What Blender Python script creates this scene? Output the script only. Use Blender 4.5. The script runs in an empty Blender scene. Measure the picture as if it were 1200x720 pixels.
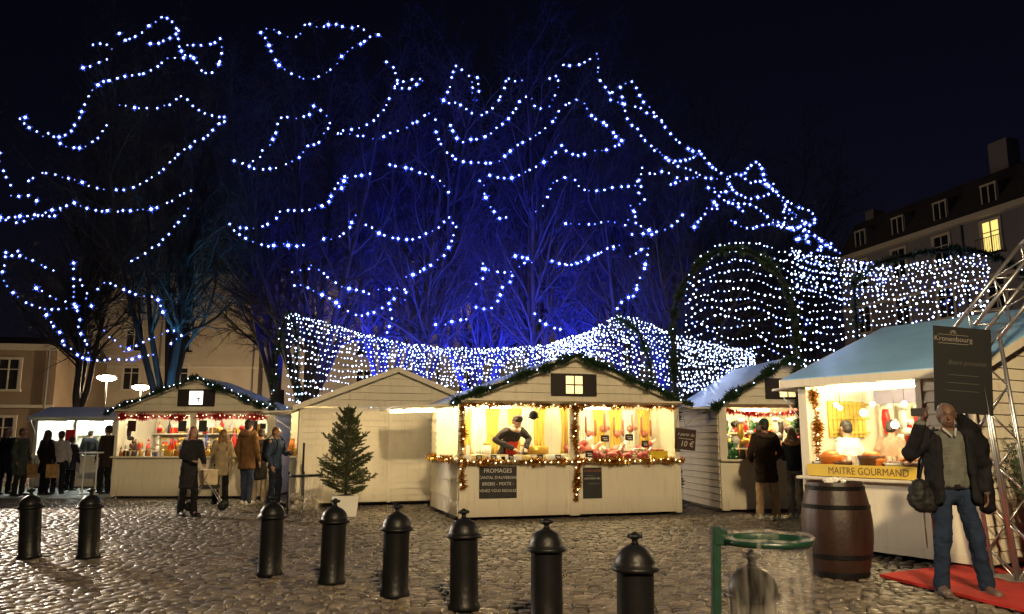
import bpy, bmesh, math, random
import numpy as np
from mathutils import Vector, Matrix
random.seed(7); rng = np.random.default_rng(7)
R = math.radians; PI = math.pi
SC = bpy.context.scene; COL = SC.collection
# ------------------------------------------------------------------ camera
FPX, CX, CY, HC = 933.0, 600.0, 360.0, 1.42
PITCH = math.atan(155.0/FPX); CP, SP = math.cos(PITCH), math.sin(PITCH)
cam = bpy.data.cameras.new('camera'); camo = bpy.data.objects.new('camera', cam); COL.objects.link(camo)
cam.sensor_width = 36; cam.lens = 36*FPX/1200; cam.clip_end = 2000; cam.clip_start = 0.05
camo.location = (0, 0, HC); camo.rotation_euler = (PI/2+PITCH, 0, 0); SC.camera = camo

def ray(x, y):
    v = CY-y
    return Vector((x-CX, FPX*CP-v*SP, FPX*SP+v*CP))
def G(x, y):                      # ground point under a pixel
    d = ray(x, y); return d*(HC/-d.z)+Vector((0, 0, HC))
def at(x, y, Y):                  # point at distance Y
    d = ray(x, y); return d*(Y/d.y)+Vector((0, 0, HC))

# ------------------------------------------------------------------ materials
MATS = {}
def mat(name, col, rough=.6, metal=0., var=.12, nscale=6., bump=0., bscale=40., emit=None, estr=0., spec=.5, alpha=1., trans=0., island=0., rvar=0.):
    if name in MATS: return MATS[name]
    m = bpy.data.materials.new(name); m.use_nodes = True; nt = m.node_tree; N = nt.nodes; L = nt.links
    b = N['Principled BSDF']
    b.inputs['Base Color'].default_value = (*col, 1); b.inputs['Roughness'].default_value = rough
    b.inputs['Metallic'].default_value = metal; b.inputs['Specular IOR Level'].default_value = spec
    b.inputs['Alpha'].default_value = alpha; b.inputs['Transmission Weight'].default_value = trans
    tc = N.new('ShaderNodeTexCoord')
    if var > 0:
        n = N.new('ShaderNodeTexNoise'); n.inputs['Scale'].default_value = nscale; n.inputs['Detail'].default_value = 6
        L.new(tc.outputs['Object'], n.inputs['Vector'])
        mr = N.new('ShaderNodeMapRange'); mr.inputs[1].default_value = .25; mr.inputs[2].default_value = .75
        mr.inputs[3].default_value = 1-var; mr.inputs[4].default_value = 1+var
        L.new(n.outputs['Fac'], mr.inputs[0])
        src = mr.outputs[0]
        if island > 0:
            g = N.new('ShaderNodeNewGeometry'); m2 = N.new('ShaderNodeMapRange')
            m2.inputs[3].default_value = 1-island; m2.inputs[4].default_value = 1+island
            L.new(g.outputs['Random Per Island'], m2.inputs[0])
            mm = N.new('ShaderNodeMath'); mm.operation = 'MULTIPLY'; L.new(src, mm.inputs[0]); L.new(m2.outputs[0], mm.inputs[1]); src = mm.outputs[0]
        vm = N.new('ShaderNodeVectorMath'); vm.operation = 'SCALE'; vm.inputs[0].default_value = col
        L.new(src, vm.inputs['Scale']); L.new(vm.outputs[0], b.inputs['Base Color'])
        if rvar > 0:
            m3 = N.new('ShaderNodeMapRange'); m3.inputs[1].default_value = .3; m3.inputs[2].default_value = .7
            m3.inputs[3].default_value = max(.05, rough-rvar); m3.inputs[4].default_value = rough+rvar
            n2 = N.new('ShaderNodeTexNoise'); n2.inputs['Scale'].default_value = nscale*.4; L.new(tc.outputs['Object'], n2.inputs['Vector'])
            L.new(n2.outputs['Fac'], m3.inputs[0]); L.new(m3.outputs[0], b.inputs['Roughness'])
    if bump > 0:
        n = N.new('ShaderNodeTexNoise'); n.inputs['Scale'].default_value = bscale; n.inputs['Detail'].default_value = 5
        L.new(tc.outputs['Object'], n.inputs['Vector'])
        bp = N.new('ShaderNodeBump'); bp.inputs['Strength'].default_value = bump; bp.inputs['Distance'].default_value = .01
        L.new(n.outputs['Fac'], bp.inputs['Height']); L.new(bp.outputs[0], b.inputs['Normal'])
    if emit:
        b.inputs['Emission Color'].default_value = (*emit, 1); b.inputs['Emission Strength'].default_value = estr
    MATS[name] = m; return m
CREAM = mat('painted_boards', (.74, .68, .54), .5, var=.07, nscale=2.2, bump=.1, bscale=60)
CREAM2 = mat('painted_panel', (.76, .70, .56), .45, var=.06, nscale=1.5, bump=.05)
WHITEP = mat('white_paint', (.8, .79, .75), .45, var=.05)
ROOF = mat('grey_blue_roof_sheet', (.40, .55, .72), .28, var=.1, nscale=2)
ROOFB = mat('blue_roof_sheet', (.30, .58, .92), .2, var=.15, nscale=1.2, bump=.25, bscale=4)
DARKW = mat('dark_brown_board', (.018, .012, .010), .5, var=.2)
SLATE = mat('chalkboard', (.028, .026, .026), .7, var=.35, nscale=5)
CHALK = mat('chalk', (.62, .6, .56), .9, var=.2, nscale=90)
FIR = mat('fir_needles', (.022, .052, .022), .6, var=.4, nscale=9, island=.4)
GOLD = mat('gold_tinsel', (.75, .42, .10), .25, .85, var=.3, nscale=30, island=.4)
REDT = mat('red_tinsel', (.65, .02, .02), .3, .3, var=.3, nscale=30, island=.4)
IRON = mat('black_iron', (.006, .006, .007), .42, .0, var=.3, nscale=8, bump=.35, bscale=30, spec=.22)
ALU = mat('aluminium_tube', (.55, .55, .56), .35, .9, var=.1)
BARK = mat('bark', (.03, .027, .023), .85, var=.4, nscale=5, bump=.6, bscale=12)
TWIG = mat('twig', (.042, .038, .036), .8, var=.3, nscale=2)
TUBE = mat('lamp_tube', (1, 1, 1), .4, var=0, emit=(1, .74, .36), estr=200)
TUBEW = mat('lamp_tube_white', (1, 1, 1), .4, var=0, emit=(1, .82, .52), estr=110)
GLOBE = mat('globe_lamp', (1, 1, 1), .4, var=0, emit=(1, .84, .55), estr=25)
LITW = mat('lit_window', (.9, .8, .5), .3, var=0, emit=(1, .72, .32), estr=1.3)
LITY = mat('lit_curtain', (.9, .8, .5), .6, var=.2, emit=(1, .78, .25), estr=.9)
LITS = mat('lit_sign', (.9, .9, .9), .3, var=0, emit=(1, .86, .66), estr=2.6)
LED = mat('led_bulb', (.8, .85, 1), .3, var=0, emit=(.55, .66, 1), estr=14)
HALO = mat('blue_bulb_halo', (.05, .1, .6), .4, var=0, emit=(.05, .13, 1), estr=1.5)  # glowing blue that imitates the halo of light around each bulb
LEDS = mat('led_bulb_dim', (.8, .85, 1), .3, var=0, emit=(.22, .34, 1), estr=5)
WIRE = mat('dark_cable', (.012, .016, .014), .6, var=0)
TINY = mat('warm_fairy_light', (1, 1, 1), .4, var=0, emit=(1, .8, .45), estr=9)

# ------------------------------------------------------------------ mesh builder
def weather(m, dirt=.5):
    nt = m.node_tree; N = nt.nodes; L = nt.links; b = N['Principled BSDF']; src = b.inputs['Base Color'].links[0].from_socket
    tc = N.new('ShaderNodeTexCoord'); mp = N.new('ShaderNodeMapping'); mp.inputs['Scale'].default_value = (7, 7, .9); L.new(tc.outputs['Object'], mp.inputs[0])
    n = N.new('ShaderNodeTexNoise'); n.inputs['Scale'].default_value = 1.6; n.inputs['Detail'].default_value = 8; n.inputs['Roughness'].default_value = .7; L.new(mp.outputs[0], n.inputs[0])
    mr = N.new('ShaderNodeMapRange'); mr.inputs[1].default_value = .52; mr.inputs[2].default_value = .8; mr.inputs[3].default_value = 0; mr.inputs[4].default_value = dirt; L.new(n.outputs['Fac'], mr.inputs[0])
    sp = N.new('ShaderNodeSeparateXYZ'); L.new(tc.outputs['Object'], sp.inputs[0]); m2 = N.new('ShaderNodeMapRange'); m2.inputs[1].default_value = .05; m2.inputs[2].default_value = .38; m2.inputs[3].default_value = .38; m2.inputs[4].default_value = 0; L.new(sp.outputs['Z'], m2.inputs[0])
    ad = N.new('ShaderNodeMath'); ad.use_clamp = True; L.new(mr.outputs[0], ad.inputs[0]); L.new(m2.outputs[0], ad.inputs[1])
    mx = N.new('ShaderNodeMixRGB'); mx.inputs[2].default_value = (.30, .25, .18, 1); L.new(ad.outputs[0], mx.inputs[0]); L.new(src, mx.inputs[1]); L.new(mx.outputs[0], b.inputs['Base Color'])
weather(CREAM); weather(CREAM2, .4)
class MB:
    def __init__(s): s.v = []; s.f = []; s.m = []
    def add(s, vs, fs, mi=0):
        b = len(s.v); s.v += [tuple(v) for v in vs]; s.f += [tuple(b+i for i in f) for f in fs]; s.m += [mi]*len(fs); return s
    def box(s, x0, x1, y0, y1, z0, z1, mi=0, M=None):
        vs = [Vector((x, y, z)) for z in (z0, z1) for x, y in ((x0, y0), (x1, y0), (x1, y1), (x0, y1))]
        if M: vs = [M@v for v in vs]
        return s.add(vs, [(3, 2, 1, 0), (4, 5, 6, 7), (0, 1, 5, 4), (1, 2, 6, 5), (2, 3, 7, 6), (3, 0, 4, 7)], mi)
    def bbox(s, x0, x1, y0, y1, z0, z1, b=.01, mi=0, M=None):   # bevelled box
        bm = bmesh.new(); bmesh.ops.create_cube(bm, size=1)
        for v in bm.verts: v.co = Vector((x0+(v.co.x+.5)*(x1-x0), y0+(v.co.y+.5)*(y1-y0), z0+(v.co.z+.5)*(z1-z0)))
        bmesh.ops.bevel(bm, geom=bm.edges[:], offset=b, segments=2, affect='EDGES')
        if M: bm.transform(M)
        bm.verts.index_update(); s.add([v.co for v in bm.verts], [[v.index for v in f.verts] for f in bm.faces], mi); bm.free(); return s
    def tube(s, pts, r, k=6, mi=0, cap=True):
        pts = [Vector(p) for p in pts]; rs = r if isinstance(r, (list, tuple)) else [r]*len(pts)
        vs = []; up = Vector((0, 0, 1)); n = len(pts)
        for i, p in enumerate(pts):
            t = (pts[min(i+1, n-1)]-pts[max(i-1, 0)])
            t = t.normalized() if t.length > 1e-9 else Vector((0, 0, 1))
            a = t.cross(up if abs(t.z) < .95 else Vector((1, 0, 0))).normalized(); b = t.cross(a)
            for j in range(k):
                q = 2*PI*j/k; vs.append(p+(a*math.cos(q)+b*math.sin(q))*rs[i])
        fs = [(i*k+j, i*k+(j+1) % k, (i+1)*k+(j+1) % k, (i+1)*k+j) for i in range(n-1) for j in range(k)]
        if cap: fs += [tuple(range(k))[::-1], tuple((n-1)*k+j for j in range(k))]
        return s.add(vs, fs, mi)
    def lathe(s, prof, k=20, c=(0, 0, 0), mi=0, sx=1, sy=1, wob=0):
        vs = []; n = len(prof)
        for r, z in prof:
            for j in range(k):
                q = 2*PI*j/k; rr = r*(1+wob*math.sin(3*q+z*9))
                vs.append((c[0]+rr*math.cos(q)*sx, c[1]+rr*math.sin(q)*sy, c[2]+z))
        fs = [(i*k+j, i*k+(j+1) % k, (i+1)*k+(j+1) % k, (i+1)*k+j) for i in range(n-1) for j in range(k)]
        fs += [tuple(range(k))[::-1], tuple((n-1)*k+j for j in range(k))]
        return s.add(vs, fs, mi)
    def ell(s, c, r, k=10, n=6, mi=0, M=None):
        vs = []
        if not isinstance(r, (tuple, list)): r = (r, r, r)
        for i in range(n+1):
            t = PI*i/n
            for j in range(k):
                q = 2*PI*j/k
                v = Vector((math.sin(t)*math.cos(q)*r[0], math.sin(t)*math.sin(q)*r[1], -math.cos(t)*r[2]))
                if M: v = M@v
                vs.append(Vector(c)+v)
        fs = [(i*k+j, i*k+(j+1) % k, (i+1)*k+(j+1) % k, (i+1)*k+j) for i in range(n) for j in range(k)]
        return s.add(vs, fs, mi)
    def prism(s, poly, ax, d0, d1, mi=0):   # poly in the plane perpendicular to ax ('y': (x,z) pts, 'x': (y,z) pts, 'z': (x,y))
        def P(p, d): return {'y': (p[0], d, p[1]), 'x': (d, p[0], p[1]), 'z': (p[0], p[1], d)}[ax]
        n = len(poly); vs = [P(p, d0) for p in poly]+[P(p, d1) for p in poly]
        return s.add(vs, [tuple(range(n)), tuple(range(2*n-1, n-1, -1))]+[(i, (i+1) % n, n+(i+1) % n, n+i) for i in range(n)], mi)
    def build(s, name, mats, parent=None, smooth=False):
        me = bpy.data.meshes.new(name); me.from_pydata(s.v, [], s.f)
        if not isinstance(mats, (list, tuple)): mats = [mats]
        for m in mats: me.materials.append(m)
        if len(mats) > 1: me.polygons.foreach_set('material_index', s.m)
        bm = bmesh.new(); bm.from_mesh(me); bmesh.ops.recalc_face_normals(bm, faces=bm.faces); bm.to_mesh(me); bm.free()
        if smooth: me.polygons.foreach_set('use_smooth', [True]*len(me.polygons))
        me.update(); o = bpy.data.objects.new(name, me); COL.objects.link(o)
        if parent: o.parent = parent
        return o
def raw(name, V, F, m, parent=None, mats=None, mi=None, smooth=False):
    me = bpy.data.meshes.new(name); V = np.asarray(V, dtype=np.float32); F = np.asarray(F, dtype=np.int32)
    k = F.shape[1]; me.vertices.add(len(V)); me.vertices.foreach_set('co', V.ravel())
    me.loops.add(F.size); me.loops.foreach_set('vertex_index', F.ravel())
    me.polygons.add(len(F)); me.polygons.foreach_set('loop_start', np.arange(0, F.size, k, dtype=np.int32))
    for q in (mats or [m]): me.materials.append(q)
    if mi is not None: me.polygons.foreach_set('material_index', mi)
    if smooth: me.polygons.foreach_set('use_smooth', np.ones(len(F), bool))
    me.update(calc_edges=True); me.validate()
    o = bpy.data.objects.new(name, me); COL.objects.link(o)
    if parent: o.parent = parent
    return o
def tag(o, label=None, cat=None, group=None, kind=None):
    if label: o['label'] = label
    if cat: o['category'] = cat
    if group: o['group'] = group
    if kind: o['kind'] = kind
    return o
def thing(name, label, cat, loc=(0, 0, 0), rz=0., group=None):
    o = bpy.data.objects.new(name, None); COL.objects.link(o); o.location = loc; o.rotation_euler = (0, 0, rz); o.empty_display_size = .1
    return tag(o, label, cat, group)
def copy_tree(o, parent=None):
    c = o.copy(); COL.objects.link(c); c.parent = parent
    for ch in list(o.children): copy_tree(ch, c)
    return c
def xf(root):
    M = Matrix.Translation(root.location)@root.rotation_euler.to_matrix().to_4x4()
    return lambda x, y, z: M@Vector((x, y, z))
def text_mesh(body, size, depth=.002, shear=0., align='CENTER'):
    cu = bpy.data.curves.new('t', 'FONT'); cu.body = body; cu.size = size; cu.extrude = depth; cu.align_x = align; cu.align_y = 'CENTER'; cu.shear = shear; cu.resolution_u = 3
    o = bpy.data.objects.new('t', cu); COL.objects.link(o); bpy.context.view_layer.update()
    me = bpy.data.meshes.new_from_object(o.evaluated_get(bpy.context.evaluated_depsgraph_get()))
    bpy.data.objects.remove(o); return me
TXT = {b: text_mesh(b, 1, d, s) for b, d, s in [('FROMAGES', .01, 0), ("CANTAL D'AUVERGNE", .01, 0), ('BREBIS - MIXTE -', .01, 0), ('VENEZ VOUS REGALEZ', .01, 0), ('MAITRE GOURMAND', .01, 0), ('Kronenbourg', .01, 0), ('à partir de', .01, .3), ('10 €', .01, .2), ('Biere pression', .01, .3), ('CHARCUTERIE', .01, 0), ('SAUCISSON SEC', .01, 0)]}
def put_text(body, size, parent, loc, rot=(PI/2, 0, 0), m=None, name='lettering', wx=1.):
    me = TXT[body].copy(); me.materials.clear(); me.materials.append(m or CHALK)
    o = bpy.data.objects.new(name, me); COL.objects.link(o); o.parent = parent; o.location = loc; o.rotation_euler = rot; o.scale = (size*wx, size, size*.3); return o

# ------------------------------------------------------------------ world
w = bpy.data.worlds.new('World'); SC.world = w; w.use_nodes = True; nt = w.node_tree
sky = nt.nodes.new('ShaderNodeTexSky'); sky.sky_type = 'NISHITA'; sky.sun_disc = False
sky.sun_elevation = R(12); sky.sun_rotation = R(200)
tn = nt.nodes.new('ShaderNodeVectorMath'); tn.operation = 'MULTIPLY'; tn.inputs[1].default_value = (1.15, .8, 1.5)
nt.links.new(sky.outputs[0], tn.inputs[0]); nt.links.new(tn.outputs[0], nt.nodes['Background'].inputs[0]); nt.nodes['Background'].inputs[1].default_value = .0011
sun = bpy.data.lights.new('moon', 'SUN'); sun.energy = .01; sun.angle = R(.5); sun.color = (.8, .88, 1)
so = bpy.data.objects.new('moon', sun); COL.objects.link(so); so.rotation_euler = (R(60), 0, R(-20))
def lamp(kind, loc, power, color, size=.1, target=None, angle=70, blend=.5):
    l = bpy.data.lights.new('light', kind); l.energy = power; l.color = color
    if kind in ('POINT', 'SPOT'): l.shadow_soft_size = size
    if kind == 'SPOT': l.spot_size = R(angle); l.spot_blend = blend
    o = bpy.data.objects.new('lamp_light', l); COL.objects.link(o); o.location = loc
    if target is not None: o.rotation_euler = (Vector(target)-Vector(loc)).to_track_quat('-Z', 'Y').to_euler()
    return o

# ------------------------------------------------------------------ ground
def cobbles():
    V = []; F = []; y = 2.2; row = 0; P = []
    while y < 34:
        hrow = rng.uniform(.088, .115); xm = .72*y+3.5; x = -xm-rng.uniform(0, .2)
        while x < xm:
            wd = rng.uniform(.105, .175); P.append((x, y, wd, hrow)); x += wd
        y += hrow; row += 1
    P = np.array(P); n = len(P)
    cx = P[:, 0]+P[:, 2]/2; cy = P[:, 1]+P[:, 3]/2
    cy = cy+.16*np.sin(cx*.55+.4)+.05*np.sin(cx*2.1)
    hx = P[:, 2]/2-.006; hy = P[:, 3]/2-.006
    a = rng.normal(0, .05, n); z = rng.normal(0, .005, n)-.004; z = np.minimum(z, .006); tx = rng.normal(0, .035, n); ty = rng.normal(0, .04, n)
    rings = [(1.0, -.05), (.955, -.016), (.87, -.005), (.5, .003)]
    sg = np.array([(-1, -1), (1, -1), (1, 1), (-1, 1)]); allv = []
    jx = rng.normal(0, .006, (n, 4)); jy = rng.normal(0, .006, (n, 4))
    for s, dz in rings:
        for c in range(4):
            lx = sg[c][0]*hx*s+jx[:, c]*s; ly = sg[c][1]*hy*s+jy[:, c]*s
            X = cx+lx*np.cos(a)-ly*np.sin(a); Y = cy+lx*np.sin(a)+ly*np.cos(a)
            Z = z+dz+(lx*tx+ly*ty)
            allv.append(np.stack([X, Y, Z], 1))
    Vv = np.stack(allv, 1).reshape(-1, 3); f = []
    for r_ in range(3):
        for c in range(4): f.append((r_*4+c, r_*4+(c+1) % 4, r_*4+4+(c+1) % 4, r_*4+4+c))
    f.append((12, 13, 14, 15)); f = np.array(f)
    Ff = (np.arange(n)[:, None, None]*16+f[None]).reshape(-1, 4)
    return Vv, Ff
STONE = mat('wet_setts', (.118, .098, .078), .42, var=.4, nscale=7, bump=.5, bscale=45, island=.5, rvar=.2, spec=.5)
V, F = cobbles(); tag(raw('cobbled_square', V, F, STONE, smooth=True), kind='structure')
JOINT = mat('joint_sand', (.03, .025, .02), .9, var=.3, bump=.5)
gm = MB(); gm.add([(-400, -60, -.035), (400, -60, -.035), (400, 500, -.035), (-400, 500, -.035)], [(0, 1, 2, 3)])
tag(gm.build('ground', JOINT), kind='structure')
PAVE = mat('far_paving', (.11, .10, .09), .6, var=.3, nscale=3, bump=.5, bscale=9)
g2 = MB(); g2.box(-80, 80, 34.4, 120, -.03, -.004); tag(g2.build('far_pavement', PAVE), kind='structure')

# ------------------------------------------------------------------ foliage like strips
def fuzz(path, r, n, size, m, name, parent=None, lights=0, closed=False, droop=0., width=.3):
    """garland of short blades around a path"""
    pts = [Vector(p) for p in path]; seg = [(pts[i+1]-pts[i]).length for i in range(len(pts)-1)]; tot = sum(seg); cum = np.cumsum([0]+seg)
    V = []; F = []; mi = []
    def P(s):
        i = min(max(int(np.searchsorted(cum, s)-1), 0), len(seg)-1); return pts[i].lerp(pts[i+1], (s-cum[i])/max(seg[i], 1e-6)), (pts[i+1]-pts[i]).normalized()
    for _ in range(n):
        s = random.uniform(0, tot); p, t = P(s)
        d = Vector((random.gauss(0, 1), random.gauss(0, 1), random.gauss(0, 1)-droop)); d = (d-t*d.dot(t)*.6).normalized()
        L = size*random.uniform(.45, 1.25)*(1+.38*math.sin(s*11+math.sin(s*3.1)*2)); q = p+d*r*random.uniform(0, .6)
        sd = d.cross(Vector((random.random(), random.random(), random.random()))).normalized()*L*width*.5
        b = len(V); V += [q-sd, q+sd, q+d*L]; F.append((b, b+1, b+2)); mi.append(0)
    V += [p_ for p_ in []]
    mats = [m]
    if lights:
        mats = [m, LED if lights > 0 else TINY]
        for k in range(abs(lights)):
            p, t = P(tot*(k+random.random()*.6)/abs(lights)); q = p+Vector((random.uniform(-1, 1)*r, -r*1.1, random.uniform(-.6, 1)*r)); e = .011
            b = len(V); V += [q+Vector(o)*e for o in ((1, 0, 0), (-1, 0, 0), (0, 1, 0), (0, -1, 0), (0, 0, 1), (0, 0, -1))]
            for a_ in ((0, 2, 4), (2, 1, 4), (1, 3, 4), (3, 0, 4), (2, 0, 5), (1, 2, 5), (3, 1, 5), (0, 3, 5)): F.append(tuple(b+i for i in a_)); mi.append(1)
    return raw(name, V, F, m, parent, mats=mats, mi=np.array(mi, dtype=np.int32))

# ------------------------------------------------------------------ chalets
def clip(poly, z0, z1):
    def half(P, z, keep):
        out = []
        for i in range(len(P)):
            a, b = P[i], P[(i+1) % len(P)]; ia, ib = keep(a[1], z), keep(b[1], z)
            if ia: out.append(a)
            if ia != ib: t = (z-a[1])/(b[1]-a[1]); out.append((a[0]+(b[0]-a[0])*t, z))
        return out
    P = half(poly, z0, lambda v, z: v >= z-1e-9)
    return half(P, z1, lambda v, z: v <= z+1e-9) if len(P) > 2 else []
def siding(mb, poly, ax, d, out, th=.03, pitch=.135, mi=0):
    """horizontal weather boards filling a convex outline; outer face leans out at its foot"""
    zs = [p[1] for p in poly]; z = min(zs)
    while z < max(zs)-1e-3:
        q = clip(poly, z, min(z+pitch-.008, max(zs)))
        if len(q) >= 3:
            n = len(q); z1 = min(z+pitch, max(zs)); vs = []
            for p in q:
                k = (p[1]-z)/pitch; off = d+out*(.024-.021*k)
                vs.append({'y': (p[0], off, p[1]), 'x': (off, p[0], p[1])}[ax])
            for p in q:
                off = d-out*th; vs.append({'y': (p[0], off, p[1]), 'x': (off, p[0], p[1])}[ax])
            mb.add(vs, [tuple(range(n)), tuple(range(2*n-1, n-1, -1))]+[(i, (i+1) % n, n+(i+1) % n, n+i) for i in range(n)], mi)
        z += pitch
    n = len(poly); a, b = d-out*th*.6, d-out*th*1.02
    P3 = lambda p, o: (p[0], o, p[1]) if ax == 'y' else (o, p[0], p[1])
    mb.add([P3(p, a) for p in poly]+[P3(p, b) for p in poly], [tuple(range(n)), tuple(range(2*n-1, n-1, -1))]+[(i, (i+1) % n, n+(i+1) % n, n+i) for i in range(n)], mi)
def chalet(label, loc, rz, W, D, He=2.12, Ha=2.95, zc=1.02, zt=2.05, bays=None, left=None, right=None, roofm=None, ridge='y', plaque='window', front_board=True, over=.16, flap_f=.35, flap_l=0, flap_r=0, tubes=True, tubem=None, shelf=True, back=None, post=.07):
    root = thing('market_chalet', label, 'market stall', loc, rz)
    roofm = roofm or ROOF; T = .03
    # front wall
    if bays:
        mb = MB(); xs = [0.]
        mb.box(0, W, 0, T, .06, zc-.03); 
        mb.box(0, W, -.012, 0, .06, .16)
        mb.build('counter_front', CREAM2, root)
        for x in sorted({0.+post/2, W-post/2}|{b for b0, b1 in bays for b in (b0, b1)}):
            pass
        edges = [0.]+[e for b in bays for e in b]+[W]
        for i in range(0, len(edges), 2):
            a, b = edges[i], edges[i+1]
            if b-a > .3:
                m = MB(); siding(m, [(a, zc-.028), (b, zc-.028), (b, He-.03), (a, He-.03)], 'y', 0, -1); m.build('wall_panel', CREAM, root)
                m = MB(); m.bbox(a, a+.08, -.035, -.016, .08, He-.04, .005); m.build('post', CREAM2, root)
            elif b-a > .001:
                MB().bbox(a, b, -.03, .06, .04, He-.03, .006).build('post', CREAM2, root)
        MB().box(0, W, -.022, .05, zt, He-.001).build('lintel', CREAM2, root)
        MB().bbox(-.02, W+.02, -.14, .38, zc-.028, zc+.01, .008).build('counter_top', CREAM2, root)
        m = MB()
        for i in range(len(bays)):   # moulding frames on the counter front
            a, b = bays[i]; m.box(a+.03, b-.03, -.006, 0, zc-.12, zc-.09); m.box(b-.05, b-.03, -.014, 0, .18, zc-.14)
        m.build('trim', CREAM2, root)
    else:
        m = MB(); siding(m, [(0, .08), (W, .08), (W, He-.03), (0, He-.03)], 'y', 0, -1); m.build('wall_panel', CREAM, root)
        m = MB()
        for x in (0., W*.46, W*.70, W-.07): m.bbox(x, x+.07, -.04, -.016, .06, He-.04, .005)
        m.box(0, W, -.034, -.016, He-.16, He-.1); m.build('trim', CREAM2, root)
    # sides
    for x, out, op in ((0, -1, left), (W, 1, right)):
        m = MB()
        if op:
            y0, y1 = op; siding(m, [(0.04, .08), (D, .08), (D, zc), (0.04, zc)], 'x', x, out, pitch=.3)
            siding(m, [(y1, zc), (D, zc), (D, He), (y1, He)], 'x', x, out)
            m.box(min(x, x-out*T), max(x, x-out*T), .0, y0, zc, He); m.box(min(x, x-out*T), max(x, x-out*T), y0, y1, zt, He)
            m.build('side_wall', CREAM, root)
            a, b = sorted((x+out*.14, x-out*.2)); MB().bbox(a, b, y0, y1, zc+.012, zc+.045, .006).build('counter_top', CREAM2, root)
        else:
            siding(m, [(.035, .08), (D, .08), (D, He), (.035, He)], 'x', x, out); m.build('side_wall', CREAM, root)
    m = MB(); m.box(.032, W-.032, D-.03, D, .08, He); m.build('back_wall', back or CREAM2, root)
    MB().box(.032, W-.032, .05, D-.032, .05, .08).build('floor_board', DARKW, root)
    for x in (.1, W/2, W-.2): MB().box(x, x+.1, .1, D-.1, -.02, .05).build('bearer', DARKW, root)
    # gables and roof
    if ridge == 'y':
        for y, out in ((0, -1), (D, 1)):
            m = MB(); siding(m, [(0, He), (W, He), (W/2, Ha)], 'y', y, out, pitch=.16); m.build('gable', CREAM, root)
        sl = (Ha-He)/(W/2); e = over
        for s in (-1, 1):
            xe = W/2+s*(W/2+e); ze = He-sl*e; m = MB(); th = .045
            m.add([(W/2, -e, Ha+.01), (xe, -e, ze+.01), (xe, D+e, ze+.01), (W/2, D+e, Ha+.01), (W/2, -e, Ha+.01+th), (xe, -e, ze+.01+th), (xe, D+e, ze+.01+th), (W/2, D+e, Ha+.01+th)],
                  [(0, 1, 2, 3), (7, 6, 5, 4), (0, 4, 5, 1), (1, 5, 6, 2), (2, 6, 7, 3), (3, 7, 4, 0)]); m.build('roof', roofm, root)
            m = MB(); q = .07
            m.add([(W/2, -e-.025, Ha+.07), (xe, -e-.025, ze+.07), (xe, -e-.025, ze-q+.02), (W/2, -e-.025, Ha-q+.02), (W/2, -e-.002, Ha+.07), (xe, -e-.002, ze+.07), (xe, -e-.002, ze-q+.02), (W/2, -e-.002, Ha-q+.02)],
                  [(0, 1, 2, 3), (7, 6, 5, 4), (0, 4, 5, 1), (1, 5, 6, 2), (2, 6, 7, 3), (3, 7, 4, 0)]); m.build('bargeboard', CREAM2, root)
    else:
        for x, out in ((0, -1), (W, 1)):
            m = MB(); siding(m, [(0, He), (D, He), (D/2, Ha)], 'x', x, out, pitch=.16); m.build('gable', CREAM, root)
        sl = (Ha-He)/(D/2); e = over
        for s in (-1, 1):
            ye = D/2+s*(D/2+e); ze = He-sl*e; th = .045; m = MB()
            m.add([(-e, D/2, Ha+.01), (-e, ye, ze+.01), (W+e, ye, ze+.01), (W+e, D/2, Ha+.01), (-e, D/2, Ha+.01+th), (-e, ye, ze+.01+th), (W+e, ye, ze+.01+th), (W+e, D/2, Ha+.01+th)],
                  [(0, 1, 2, 3), (7, 6, 5, 4), (0, 4, 5, 1), (1, 5, 6, 2), (2, 6, 7, 3), (3, 7, 4, 0)]); m.build('roof', roofm, root)
            for x in (-e-.025, W+e+.002):
                MB().add([(x+a, yy, zz) for a in (0, .023) for yy, zz in ((D/2, Ha+.05), (ye, ze+.05), (ye, ze-.05), (D/2, Ha-.05))], [(0, 1, 2, 3), (7, 6, 5, 4), (0, 4, 5, 1), (1, 5, 6, 2), (2, 6, 7, 3), (3, 7, 4, 0)]).build('bargeboard', CREAM2, root)
        MB().box(-e, W+e, -e-.03, -e-.005, He-sl*e-.06, He-sl*e+.04).build('fascia', CREAM2, root)
    # flaps (raised shutters)
    def flap(pts, wires):
        m = MB(); m.add([Vector(p) for p in pts]+[Vector(p)+Vector((0, 0, -.03)) for p in pts], [(0, 1, 2, 3), (7, 6, 5, 4), (0, 4, 5, 1), (1, 5, 6, 2), (2, 6, 7, 3), (3, 7, 4, 0)])
        f = m.build('raised_shutter', CREAM2, root)
        for a, b in wires: MB().tube([a, b], .006, 5).build('stay', ALU, f)
    if flap_f and bays:
        x0, x1 = bays[0][0]-.03, bays[-1][1]+.03; z = He-.035
        flap([(x0, -.03, z), (x1, -.03, z), (x1, -.03-flap_f, z+.05), (x0, -.03-flap_f, z+.05)], [((x0+.02, -.035, zt-.45), (x0+.02, -flap_f, z)), ((x1-.02, -.035, zt-.45), (x1-.02, -flap_f, z))])
    if flap_l:
        z = He-.07; flap([(-.02, .05, z), (-.02, D-.1, z), (-.02-flap_l, D-.1, z-.04), (-.02-flap_l, .05, z-.04)], [((-.03, .1, zt-.5), (-flap_l+.05, .1, z-.06))])
    if flap_r:
        z = He-.07; flap([(W+.02, .05, z), (W+.02, D-.1, z), (W+.02+flap_r, D-.1, z+.0), (W+.02+flap_r, .05, z+.0)], [((W+.03, .1, zt-.5), (W+flap_r-.05, .1, z-.03))])
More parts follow.
